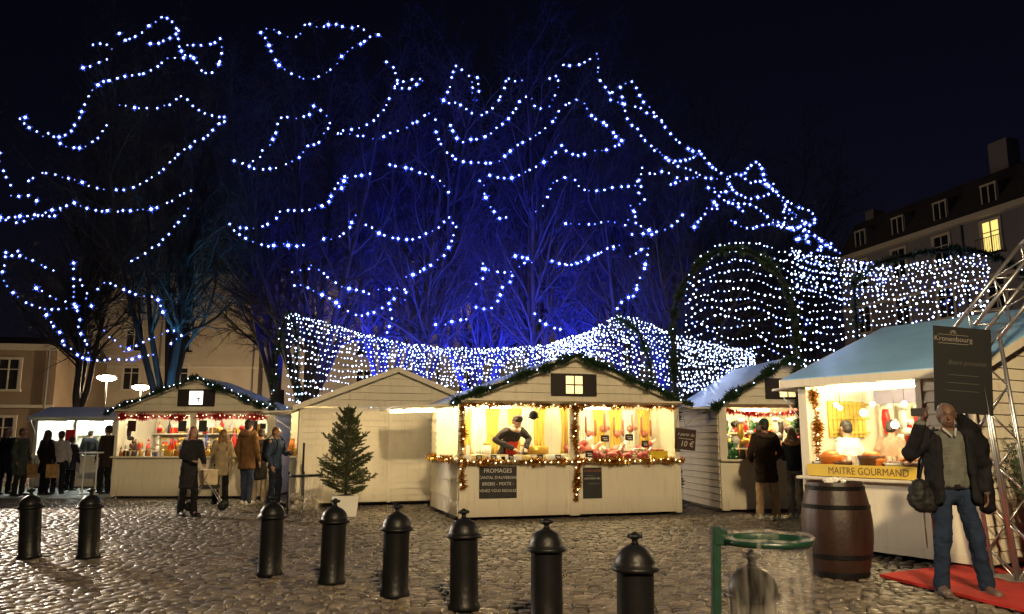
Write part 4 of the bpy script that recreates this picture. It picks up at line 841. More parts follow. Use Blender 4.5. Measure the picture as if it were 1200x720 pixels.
# ------------------------------------------------------------------ plants
def conifer(loc, H, Rb, n=70):
    V = []; F = []; T = []
    def needles(a, b, L, dens):
        ln = (b-a).length; t = (b-a).normalized()
        for _ in range(int(ln*dens)):
            p = a.lerp(b, random.random()); d = Vector((random.gauss(0, 1), random.gauss(0, 1), random.gauss(0, 1)+.3)); d = (d.normalized()+t*.7).normalized(); sd = d.cross(Vector((random.random(), random.random(), 1))).normalized()*.0048
            k = len(V); V.extend([p-sd, p+sd, p+d*L*random.uniform(.6, 1.1)]); F.append((k, k+1, k+2))
    for i in range(n):
        u = (i+.5)/n; z = .12+u*(H-.2); r = Rb*min(1, .6+2.6*u)*(1-u)**.72*random.uniform(.65, 1.2)+.04; a = i*2.4+random.uniform(-.4, .4); up = .25+.75*u
        p0 = Vector((0, 0, z)); p1 = p0+Vector((math.cos(a)*r, math.sin(a)*r, r*up*random.uniform(.6, 1.5)-.02)); pm = p0.lerp(p1, .55)+Vector((0, 0, -.03))
        T.append((p0, pm, p1)); needles(p0, pm, .04, 500); needles(pm, p1, .04, 760)
        for k2 in range(6):
            q0 = p0.lerp(p1, .3+.11*k2); sd = Vector((-math.sin(a), math.cos(a), .25))*(1 if k2 % 2 else -1); q1 = q0+(sd+(p1-p0).normalized()*.8).normalized()*r*.42*(1.1-.12*k2); T.append((q0, q0.lerp(q1, .5), q1)); needles(q0, q1, .038, 760)
    needles(Vector((0, 0, H-.35)), Vector((0, 0, H)), .04, 500)
    q = MB(); q.tube([(0, 0, -.1), (0, 0, H*.5), (0, 0, H)], [.028, .018, .004], 8)
    for a, b, c in T: q.tube([a, b, c], [.006, .004, .002], 4, cap=False)
    return q, V, F
ct = G(404, 605); t = thing('christmas_tree', 'undecorated Christmas tree in a white planter before the closed chalet', 'Christmas tree', (ct.x, ct.y, 0))
q, V, F = conifer(None, 1.80, .62, 105); o = q.build('trunk', BARK, t); o.location.z = .27; o = raw('needles', V, F, mat('tree_needles', (.075, .09, .032), .6, var=.3, nscale=8, island=.4), t); o.location.z = .27
q = MB(); q.add([(sx*w_, sy*w_, z_) for z_, w_ in ((0, .18), (.38, .22)) for sx, sy in ((-1, -1), (1, -1), (1, 1), (-1, 1))], [(3, 2, 1, 0), (0, 1, 5, 4), (1, 2, 6, 5), (2, 3, 7, 6), (3, 0, 4, 7), (4, 5, 6, 7)]); o = q.build('planter', WHITEP, t); o.rotation_euler.z = .35
q = MB(); q.ell((0, 0, .375), (.18, .18, .02)); q.build('soil', JOINT, t)
# shrub behind truss
sg_ = Vector((5.62, 8.62, 0)); t = thing('potted_shrub', 'feathery green shrub behind the truss leg', 'shrub', sg_)
V = []; F = []; q = MB(); LF = mat('shrub_leaf', (.05, .085, .035), .5, var=.3, nscale=8, island=.35)
for i in range(70):
    a = random.uniform(0, 2*PI); r_ = random.uniform(.05, .42); hh = random.uniform(.9, 1.62); p0 = Vector((random.uniform(-.08, .08), random.uniform(-.08, .08), .3)); p1 = Vector((math.cos(a)*r_, math.sin(a)*r_*.8, hh)); pm = p0.lerp(p1, .5)+Vector((0, 0, .08)); q.tube([p0, pm, p1], [.006, .004, .0015], 4)
    for k_ in range(75):
        s_ = random.uniform(.2, 1); p = (p0.lerp(pm, s_*2) if s_ < .5 else pm.lerp(p1, s_*2-1)); d = Vector((random.gauss(0, 1), random.gauss(0, 1), random.gauss(.6, .7))).normalized(); sd = d.cross(Vector((random.random(), random.random(), .3))).normalized()*.006; L = random.uniform(.03, .065)
        b = len(V); V += [p, p+d*L*.5+sd, p+d*L, p+d*L*.5-sd]; F.append((b, b+1, b+2, b+3))
q.build('stem', BARK, t); raw('leaves', V, F, LF, t)
MB().lathe([(.16, 0), (.2, .3), (.21, .34), (.18, .34), (.17, .3)], 24).build('pot', mat('dark_pot', (.02, .02, .02), .6), t, smooth=True)

# ------------------------------------------------------------------ stall F contents
o = thing('yellow_banner', 'yellow banner lettered in brown along the blue roofed stall counter', 'banner', PF(.93, -.02, .0), rF)
q = MB(); q.bbox(-.78, .78, -.012, .0, .95, 1.10, .003); q.build('banner_cloth', mat('yellow_banner', (.78, .55, .06), .6, var=.05), o)
put_text('MAITRE GOURMAND', .125, o, (.12, -.0145, 1.02), m=mat('brown_print', (.16, .07, .03), .7), wx=.95)
# bring the banner to the front edge, over the ledge
o.location = PF(.93, -.10, 0)
for i, (x_, y_, z_) in enumerate(((.55, .12, 1.83), (.8, .25, 1.76), (1.05, .1, 1.86), (1.2, .3, 1.6), (1.45, .15, 1.85), (.35, .3, 1.88))):
    t = thing('globe_lamp', 'globe bulb in the blue roofed stall, '+['second from the left', 'below the strip lamp left of the middle', 'small one at the middle', 'lowest of all', 'nearest the right post', 'nearest the left post'][i], 'lamp', PF(x_, y_, z_), 0, 'globe lamps in the blue roofed stall')
    MB().ell((0, 0, 0), .045 if i in (1, 3) else .03, 14, 10).build('bulb', GLOBE, t, smooth=True); MB().tube([(0, 0, .04), (0, 0, 2.12-z_)], .004, 5).build('cord', WIRE, t)
MB().tube([(.3, .2, 2.08), (1.65, .2, 2.08)], .028, 10).build('strip_light', TUBE, stF); MB().tube([(.3, 1.9, 2.2), (1.65, 1.9, 2.2)], .022, 10).build('strip_light', TUBE, stF)
MB().box(.1, 1.8, 1.45, 1.48, 1.92, 2.12).build('valance', mat('purple_grey_valance', (.28, .26, .38), .8), stF)
MB().box(.16, 1.70, -.02, .5, .945, 1.085).build('display_step', CREAM2, stF)
BREAD = colm('bread', (.42, .22, .09), rough=.7, var=.3, nscale=14)
for i in range(16):
    x_ = .3+i*.085; k_ = i % 4
    put(['paper_tray', 'basket', 'gift_box', 'paper_tray'][k_], ['white', 'orange', 'white', 'brown'][k_], PF(x_, .08+.12*(i % 3), 1.087), ['white tray of cooked food', 'orange basket of bread', 'white food box', 'brown tray of cooked food'][k_]+' on the blue roofed stall counter', 'food on the blue roofed stall counter', rF+random.uniform(-.5, .5), 1.35, ['tray', 'basket', 'box', 'tray'][k_])
for x_, c_ in ((.4, 'orange'), (1.0, 'brown')):
    put('basket', c_, PF(x_, .06, 1.087), f'large {c_} bowl of food at the front of the blue roofed stall counter', 'food on the blue roofed stall counter', 0, 1.9, 'bowl')
for i in range(10): put('stocking', ['red', 'white'][i % 2], PF(.14, 1.65+.13*i, 1.95-.22*(i % 3)), ['red', 'white'][i % 2]+' stocking hanging deep in the blue roofed stall', 'stockings in the blue roofed stall', rF, 2., 'stocking')
q = MB(); [q.box(.05, .07, .5+i*.09, .56+i*.09, 1.45, 1.95) for i in range(9)]; [q.box(.071, .085, .48, 1.36, z_, z_+.03) for z_ in (1.5, 1.7, 1.9)]; o = q.build('slatted_screen', YCL); o.location = FA; o.rotation_euler.z = rF; tag(o, 'yellow slatted screen on the inner wall of the blue roofed stall', 'screen')
# C side goods
for i in range(9): put(['jar', 'bottle', 'basket'][i % 3], ['gold', 'orange', 'brown'][i % 3], PC(-.05, .3+.2*i, 1.067), ['gold jar', 'orange bottle', 'brown basket'][i % 3]+' on the side counter of the closed chalet', 'goods on the side counter of the closed chalet', 0, 1.4)
MB().tube([(.3, .4, 2.02), (.3, 2., 2.02)], .022, 8).build('strip_light', TUBE, stC); MB().tube([(.35, .4, 2.02), (.35, 2.1, 2.02)], .022, 8).build('strip_light', TUBE, stD); MB().tube([(-.98, 1.75, 1.955), (-.1, 1.75, 1.985)], .016, 8).build('strip_light', TUBE, stD)

# ------------------------------------------------------------------ buildings
WALLP = mat('pale_render', (.36, .31, .25), .9, var=.18, nscale=.6, bump=.3, bscale=4); WALLR = mat('cool_grey_render', (.17, .16, .18), .9, var=.2, nscale=.5)
WALLD = mat('grey_render', (.32, .29, .27), .9, var=.18, nscale=.5)
SLR = mat('slate_roof', (.035, .033, .038), .7, var=.3, nscale=2, bump=.4, bscale=8); GLS = mat('dark_glass', (.012, .014, .018), .08, var=0); STN = mat('window_stone', (.42, .38, .32), .85, var=.1); ZNC = mat('zinc', (.12, .12, .13), .5)
def facade(label, A, B, depth, H, storeys, step, wallm, roofh=3.2, lit=(), first=1.2, dorm=True, x_pad=1.2, cat='building', chim=(), winh=1.7, litm=None, balcony=(), sh=None, zoff=0.):
    A, B = Vector(A), Vector(B); L = (B-A).length; rz = math.atan2(B.y-A.y, B.x-A.x); root = thing('apartment_building', label, cat, (A.x, A.y, 0), rz)
    q = MB(); q.box(0, L, 0, depth, 0, H); q.build('wall', wallm, root)
    q = MB(); [q.box(-.05, L+.05, -.14, -.001, z0, z0+.18) for z0 in [H*(k_+1)/storeys-.12 for k_ in range(0, storeys)]]; q.box(-.1, L+.1, -.35, -.002, H-.1, H+.22); q.build('cornice', STN, root)
    rb = MB(); rb.add([(-.1, -.25, H+.22), (L+.1, -.25, H+.22), (L+.1, 1.5, H+roofh), (-.1, 1.5, H+roofh), (-.1, depth, H+.22), (L+.1, depth, H+.22), (L+.1, depth-1.5, H+roofh), (-.1, depth-1.5, H+roofh)], [(0, 1, 2, 3), (4, 7, 6, 5), (3, 2, 6, 7), (0, 3, 7, 4), (1, 5, 6, 2)]); rf = rb.build('roof', SLR, root)
    for cx_, cw_, chh in chim: MB().box(cx_, cx_+cw_, 2.2, 3.1, H+roofh*.4, H+roofh+chh).build('chimney', wallm, rf)
    nwin = int((L-x_pad)/step); sh_ = sh or H/storeys; w2 = .55
    for j in range(storeys):
        for i in range(nwin):
            x = x_pad+i*step+.4*((j*7+i*3) % 2)*0; z = j*sh_+sh_*.28+zoff; z1 = z+winh
            fr = MB(); fr.box(x-w2-.14, x-w2, -.07, 0.0-.001, z, z1+.14); fr.box(x+w2, x+w2+.14, -.07, -.001, z, z1+.14); fr.box(x-w2, x+w2, -.07, -.001, z1, z1+.14); fr.box(x-w2-.2, x+w2+.2, -.16, -.001, z-.12, z)
            fo = fr.build('window', STN, root)
            MB().box(x-w2, x+w2, -.02, -.002, z, z1).build('pane', (litm or LITY) if (i, j) in lit else GLS, fo)
            sb = MB(); sb.box(x-.04, x+.04, -.05, -.022, z, z1); sb.box(x-w2, x-w2+.06, -.05, -.022, z, z1); sb.box(x+w2-.06, x+w2, -.05, -.022, z, z1); sb.box(x-w2+.06, x-.04, -.045, -.022, z+winh*.66, z+winh*.66+.05); sb.box(x+.04, x+w2-.06, -.045, -.022, z+winh*.66, z+winh*.66+.05); sb.build('sash', STN, fo)
            if (i, j) in balcony or (j > 0 and (i+j) % 3 == 0):
                r_ = MB(); r_.box(x-w2-.2, x+w2+.2, -.34, -.31, z+.8, z+.84); [r_.box(x-w2-.18+k_*.14, x-w2-.165+k_*.14, -.335, -.315, z, z+.8) for k_ in range(11)]; r_.box(x-w2-.2, x+w2+.2, -.36, -.161, z-.1, z); r_.build('railing', IRON, fo)
    if dorm:
        for i in range(0, nwin):
            if i % 2 == 0 and dorm == 2: continue
            x = x_pad+i*step; z = H+.5; d = MB(); d.box(x-.55, x+.55, .12, 1.3, z, z+1.2); do = d.build('dormer', ZNC, root); e = MB(); e.box(x-.42, x+.42, .09, .118, z+.1, z+1.1); e.build('pane', GLS, do); e = MB(); [e.box(a, b, .05, .088, z+.05, z+1.1) for a, b in ((x-.48, x-.40), (x-.04, x+.04), (x+.40, x+.48))]; e.box(x-.52, x+.52, .05, .088, z+1.1, z+1.2); e.build('dormer_frame', STN, do)
    [MB().tube([(x_, -.1, 0), (x_, -.1, H)], .06, 6).build('drainpipe', ZNC, root) for x_ in (L*.42, L-.4)]
    return root
YB = 56.
xa = lambda px, Y: (px-600)/925*Y
facade('four storey rendered building behind the left stalls', (xa(105, YB), YB, 0), (xa(300, YB), YB+1, 0), 10, 13.0, 4, 3.35, WALLP, roofh=2.6, x_pad=3.1, sh=2.73, zoff=1.4)
facade('long dim building behind the bare trees with two lit windows', (xa(303, YB+2), YB+2, 0), (xa(800, YB+2), YB+4, 0), 10, 13.0, 4, 3.77, WALLD, roofh=2.8, sh=2.73, zoff=1.4, lit=((0, 3), (3, 3)), litm=mat('dim_lit_curtain', (.6, .4, .2), .6, var=.3, emit=(1, .58, .22), estr=.6), x_pad=3.96)
facade('low brown building at the far left', (xa(-120, 46), 44, 0), (xa(70, 46), 46, 0), 10, 6.6, 2, 2., mat('brown_render', (.19, .14, .10), .9, var=.2, nscale=.6), roofh=.8, dorm=False)
facade('tall building at the right with a mansard roof, chimneys and one bright window', (21.92, 52, 0), (28.4, 28.9, 0), 10, 13.1, 4, 3.3, WALLR, roofh=2.7, sh=2.9, zoff=1.5, lit=((3, 3),), x_pad=2., chim=((.1, .8, .9), (10.2, 1.2, 2.0), (18, 1.2, 2.)), litm=mat('yellow_lit_curtain', (.9, .8, .4), .6, var=.3, emit=(1, .75, .2), estr=1.2), dorm=1, balcony=((3, 3),))

# street lamps (two lit heads at the left, two lamps outside the view that light the square; added unseen ones light the facades)
def street_lamp(loc, Hh, label, power, color=(1, .72, .40), size=.18, es=18, group=None, aim=None, ang=70):
    t = thing('street_lamp', label, 'street lamp', loc, 0, group); gl = mat(f'lantern_glow_{es}', (1, 1, 1), .4, var=0, emit=(1, .82, .55), estr=es)
    MB().lathe([(.12, 0), (.12, .25), (.06, .35), (.045, .6), (.035, Hh-.15), (.03, Hh-.1)], 14).build('pole', IRON, t, smooth=True)
    MB().lathe([(.03, Hh+.17), (.10, Hh+.13), (.16, Hh+.10), (.15, Hh+.09)], 24).build('lamp_hood', IRON, t, smooth=True)
    MB().lathe([(.05, Hh-.13), (.22, Hh-.10), (.34, Hh-.03), (.35, Hh+.01), (.28, Hh+.06), (.12, Hh+.09)], 24).build('lantern', gl, t, smooth=True)
    if power and aim: lamp('SPOT', (loc[0]+.14, loc[1]+.14, Hh-.25), power, color, size, aim, ang, .4)
    elif power: lamp('POINT', (loc[0]+.14, loc[1]-.1 if loc[1] > 0 else loc[1]+.14, Hh-.22), power, color, size)
    return t
l1 = at(125, 443, 31); l2 = at(165, 454, 34)
street_lamp((l1.x, l1.y, 0), l1.z, 'lit street lamp rising above the far left stall', 900, es=70)
street_lamp((l2.x, l2.y, 0), l2.z, 'second lit street lamp, lower and right of the first, above the left stall', 900, es=70)
street_lamp((-14.6, 19.2, 0), 4.7, 'street lamp left of the view whose light throws the bollard shadows', 7600, (1, .84, .66), .06, 10, aim=(-4.5, 9.5, 0), ang=62)
street_lamp((1.6, -3.5, 0), 7.2, 'tall street lamp behind the viewer lighting the stall fronts', 9600, (1, .75, .42), .35, 10, aim=(.8, 11.5, 0), ang=60)
street_lamp((xa(229, 46), 46, 0), 4.1, 'unseen street lamp added to light the rendered building, hidden by the left stall', 5000)  # added out of sight to brighten the rendered facade
street_lamp((10.8, 40, 0), 4.0, 'unseen street lamp added to light the mansard building, hidden behind the trinket stall', 700, (1, .8, .7))  # added lamp, kept hidden, to brighten the mansard facade
street_lamp((-34, 36, 0), 6, 'unseen street lamp added to light the low brown building beyond the left edge', 500)  # unseen lamp put in to light the brown facade

# ------------------------------------------------------------------ trees
def seg_mesh(S, k):
    S = np.array(S, dtype=np.float64); A = S[:, 0:3]; B = S[:, 3:6]; ra = S[:, 6]; rb = S[:, 7]; t = B-A; t /= np.linalg.norm(t, axis=1)[:, None]+1e-9
    ref = np.where(np.abs(t[:, 2:3]) < .9, np.array([[0, 0, 1.]]), np.array([[1., 0, 0]])); u = np.cross(t, ref); u /= np.linalg.norm(u, axis=1)[:, None]; v = np.cross(t, u); P = []
    for C, r_ in ((A, ra), (B, rb)):
        for j in range(k): q_ = 2*PI*j/k; P.append(C+(u*math.cos(q_)+v*math.sin(q_))*r_[:, None])
    V = np.stack(P, 1).reshape(-1, 3); f = np.array([(j, (j+1) % k, k+(j+1) % k, k+j) for j in range(k)]); F = (np.arange(len(S))[:, None, None]*2*k+f[None]).reshape(-1, 4); return V, F
def make_tree(seed, H, spread, nst=6, dens=1.):
    r = random.Random(seed); thick = []; thin = []
    def rv(s): return Vector((r.gauss(0, s), r.gauss(0, s), r.gauss(0, s)))
    def limb(p, d, L, rad, lev, up):
        n = {0: 9, 1: 6, 2: 4, 3: 3}[lev]; sl = L/n; pts = []
        for i in range(n):
            d = (d+rv({0: .07, 1: .13, 2: .2, 3: .25}[lev])+Vector((0, 0, up))).normalized(); q = p+d*sl; r0 = rad*(1-i/n*.8); r1 = rad*(1-(i+1)/n*.8)
            (thick if lev < 2 else thin).append((*p, *q, r0, r1)); pts.append((q, d, r1)); p = q
            if lev < 3:
                nb = {0: 2.6*dens, 1: 2.4, 2: 2.6}[lev]; nb = int(nb)+(r.random() < nb % 1)
                if lev == 0 and i < 1: nb = 0
                for _ in range(nb):
                    ax = rv(1).normalized(); side = d.cross(ax).normalized(); a = r.uniform(.45, .95); dn = (d*math.cos(a)+side*math.sin(a)).normalized()
                    limb(p, dn, L*r.uniform(.26, .42)*({0: 1, 1: 1.1, 2: 1.1}[lev])*(1-.35*i/n), max(r1*.55, .004), lev+1, .05)
    tr_ = r.uniform(2.3, 3.2); thick.append((0, 0, 0, 0, 0, tr_*.5, .34, .29)); thick.append((0, 0, tr_*.5, 0, 0, tr_, .29, .25)); trunk = thick[:]; thick.clear()
    for i in range(nst):
        a = 2*PI*i/nst+r.uniform(-.4, .4); o = spread*(.3+.7*r.random()) if i else .05; d = Vector((math.cos(a)*o, math.sin(a)*o, 1)).normalized(); z = tr_-r.uniform(0, .9)
        limb(Vector((0, 0, z)), d, (H-z)/max(.8, d.z)*r.uniform(.84, 1.02), r.uniform(.09, .17), 0, .03)
    return trunk, thick, thin
TM = []
for sd in (3, 11, 23, 41):
    a, b, c = make_tree(sd, 13.5, .42, 6); V, F = seg_mesh(a, 10); V2, F2 = seg_mesh(b, 6); V3, F3 = seg_mesh(c, 3)
    TM.append((V, F, V2, F2, V3, F3))
tree_mesh = {}
TR = [(-10.75, 25, 13.4, 0, 'bare tree behind the left stall, its stems lit cyan'), (-6.7, 26, 13.2, 1, 'bare tree behind the gap between the left stall and the closed chalet'), (-3.0, 25.5, 12.4, 2, 'bare tree behind the closed chalet'), (.7, 25, 12.6, 3, 'thick bare tree behind the centre stall'), (3.9, 26, 12.6, 0, 'bare tree behind the right end of the centre stall'), (6.3, 26.5, 11.4, 1, 'bare tree behind the green arch'), (8.6, 26, 9.6, 2, 'low bare tree at the right end of the row'), (-14.6, 27, 11.8, 3, 'bare tree near the left edge'),
      (-8.8, 30, 14.0, 2, 'second row bare tree left of the closed chalet'), (-4.9, 30.5, 13.4, 0, 'second row bare tree above the closed chalet'), (-1.2, 30, 12.9, 1, 'second row bare tree between closed chalet and centre stall'), (2.6, 31, 13.4, 2, 'second row bare tree above the centre stall'), (6.0, 31, 12.0, 3, 'second row bare tree above the gap right of the centre stall'), (5.0, 23.6, 8.6, 3, 'slim young tree right of the centre stall')]
for i, (x_, y_, Hh, k_, lb) in enumerate(TR):
    t = thing('bare_tree', lb, 'tree', (x_, y_, 0), i*1.7, 'bare trees behind the stalls'); s_ = Hh/13.5
    if k_ not in tree_mesh:
        V, F, V2, F2, V3, F3 = TM[k_]; a = raw('trunk', V, F, BARK, t, smooth=True); n1 = len(V2); Vc = np.vstack([V2, V3]); Fc = np.vstack([F2, F3+n1])
        b = raw('crown', Vc, Fc, TWIG, t, smooth=False); tree_mesh[k_] = (a.data, b.data)
    else:
        for n_, me in zip(('trunk', 'crown'), tree_mesh[k_]): o = bpy.data.objects.new(n_, me); COL.objects.link(o); o.parent = t
    t.scale = (s_*.95, s_*.95, s_)
# projectors
def projector(loc, tgt, power, color, label, ang=75):
    t = thing('floodlight', label, 'floodlight', loc, 0, 'coloured floodlights under the trees'); MB().bbox(-.14, .14, -.08, .08, -.06, .06, .01).build('housing', IRON, t); MB().tube([(-.15, 0, 0), (-.15, 0, -.24), (.15, 0, -.24), (.15, 0, 0)], .012, 6).build('bracket', IRON, t); MB().box(-.1, .1, -.06, .06, .061, .064).build('lens', mat('blue_lens', (.1, .2, 1), .2, var=0, emit=color, estr=4), t)
    lamp('SPOT', Vector(loc)+Vector((0, 0, .1)), power, color, .08, tgt, ang, .6)
BLU = (.03, .045, 1)
projector((-10.35, 24.5, .28), (-10.3, 25.1, 6), 1900, (.08, .5, 1), 'cyan floodlight at the foot of the tree behind the left stall', 38)
projector((-6.4, 27.4, .28), (-5.5, 30.5, 9), 9000, BLU, 'blue floodlight behind the gap left of the closed chalet', 80)
projector((-3.6, 27.2, .28), (-3.4, 30.5, 10), 10500, BLU, 'blue floodlight behind the closed chalet', 80)
projector((-.4, 27.0, .28), (.0, 30.5, 10), 10500, BLU, 'blue floodlight behind the centre stall', 80)
projector((2.7, 27.4, .28), (3.2, 31, 9), 15000, BLU, 'blue floodlight behind the right end of the centre stall', 80)
projector((-2.0, 21.0, .28), (-2.6, 27, 9), 8000, BLU, 'blue floodlight between the closed chalet and the trees', 85)
projector((1.2, 20.8, .28), (1.6, 27, 9), 8000, BLU, 'blue floodlight between the centre stall and the trees', 85)
projector((-3.3, 24.6, .28), (-3.2, 25.6, 5), 900, (.05, .12, 1), 'small blue floodlight at the foot of the tree behind the closed chalet', 60)
projector((4.4, 23.2, .28), (5.0, 23.8, 5), 500, (.05, .12, 1), 'small blue floodlight at the foot of the slim young tree', 60)
projector((5.6, 28.0, .28), (5.9, 31, 8), 6000, BLU, 'blue floodlight behind the green arch', 80)

# ------------------------------------------------------------------ light strings
bm_ = MB(); 
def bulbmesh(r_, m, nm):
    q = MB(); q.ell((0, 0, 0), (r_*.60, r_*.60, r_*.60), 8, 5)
    for i in range(8):  # star of glowing points shaped as the bulb's blue halo
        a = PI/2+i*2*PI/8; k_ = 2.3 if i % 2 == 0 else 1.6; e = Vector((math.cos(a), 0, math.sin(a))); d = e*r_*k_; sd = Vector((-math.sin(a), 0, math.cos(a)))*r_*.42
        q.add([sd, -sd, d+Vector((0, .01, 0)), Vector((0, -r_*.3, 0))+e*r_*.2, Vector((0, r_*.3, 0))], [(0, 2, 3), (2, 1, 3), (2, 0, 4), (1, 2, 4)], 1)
    o = q.build(nm, [m, HALO]); me = o.data; bpy.data.objects.remove(o); return me
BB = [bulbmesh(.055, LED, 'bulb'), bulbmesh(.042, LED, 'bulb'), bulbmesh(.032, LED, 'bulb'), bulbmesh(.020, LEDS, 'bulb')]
NB = 0
def light_string(pts, label, Y0, spacing, amp=.35, group='light strings looped through the bare trees', far=1.):
    """pts: the course of the string as seen; laid at real distance Y0 with its own slight wander in depth"""
    global NB
    P = [Vector((x, y)) for x, y in pts]; seg = [(P[i+1]-P[i]).length for i in range(len(P)-1)]; cum = np.cumsum([0]+seg); tot = cum[-1]
    ph_ = random.uniform(0, 6); n = max(2, int(tot/spacing)); W3 = []
    for i in range(n+1):
        s_ = tot*i/n+(random.uniform(-.28, .28)*spacing if 0 < i < n else 0); j = min(max(int(np.searchsorted(cum, s_)-1), 0), len(seg)-1); f = (s_-cum[j])/max(seg[j], 1e-6); q = P[j].lerp(P[j+1], f)
        W3.append(at(q.x+random.uniform(-.7, .7), q.y+random.uniform(-.7, .7), Y0+amp*math.sin(ph_+s_*.012)))
    root = thing('light_string', label, 'light string', W3[0], 0, group); o0 = W3[0]
    MB().tube([p-o0+Vector((0, .015, .0)) for p in W3], .006, 3, cap=False).build('cable', WIRE, root)
    for p in W3:
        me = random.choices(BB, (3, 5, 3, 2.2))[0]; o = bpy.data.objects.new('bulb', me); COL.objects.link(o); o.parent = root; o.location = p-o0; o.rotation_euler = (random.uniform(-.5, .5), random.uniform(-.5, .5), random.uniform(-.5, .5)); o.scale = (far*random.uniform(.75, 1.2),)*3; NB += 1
R1 = lambda L: [(x/3, y/3) for x, y in L]; R2 = lambda L: [(400+x/3, y/3) for x, y in L]; R3 = lambda L: [(800+x/3, 120+y/3) for x, y in L]; R4 = lambda L: [(x/3, 220+y/3) for x, y in L]; R5 = lambda L: [(300+x/3, 220+y/3) for x, y in L]; R6 = lambda L: [(600+x/3, 240+y/3) for x, y in L]
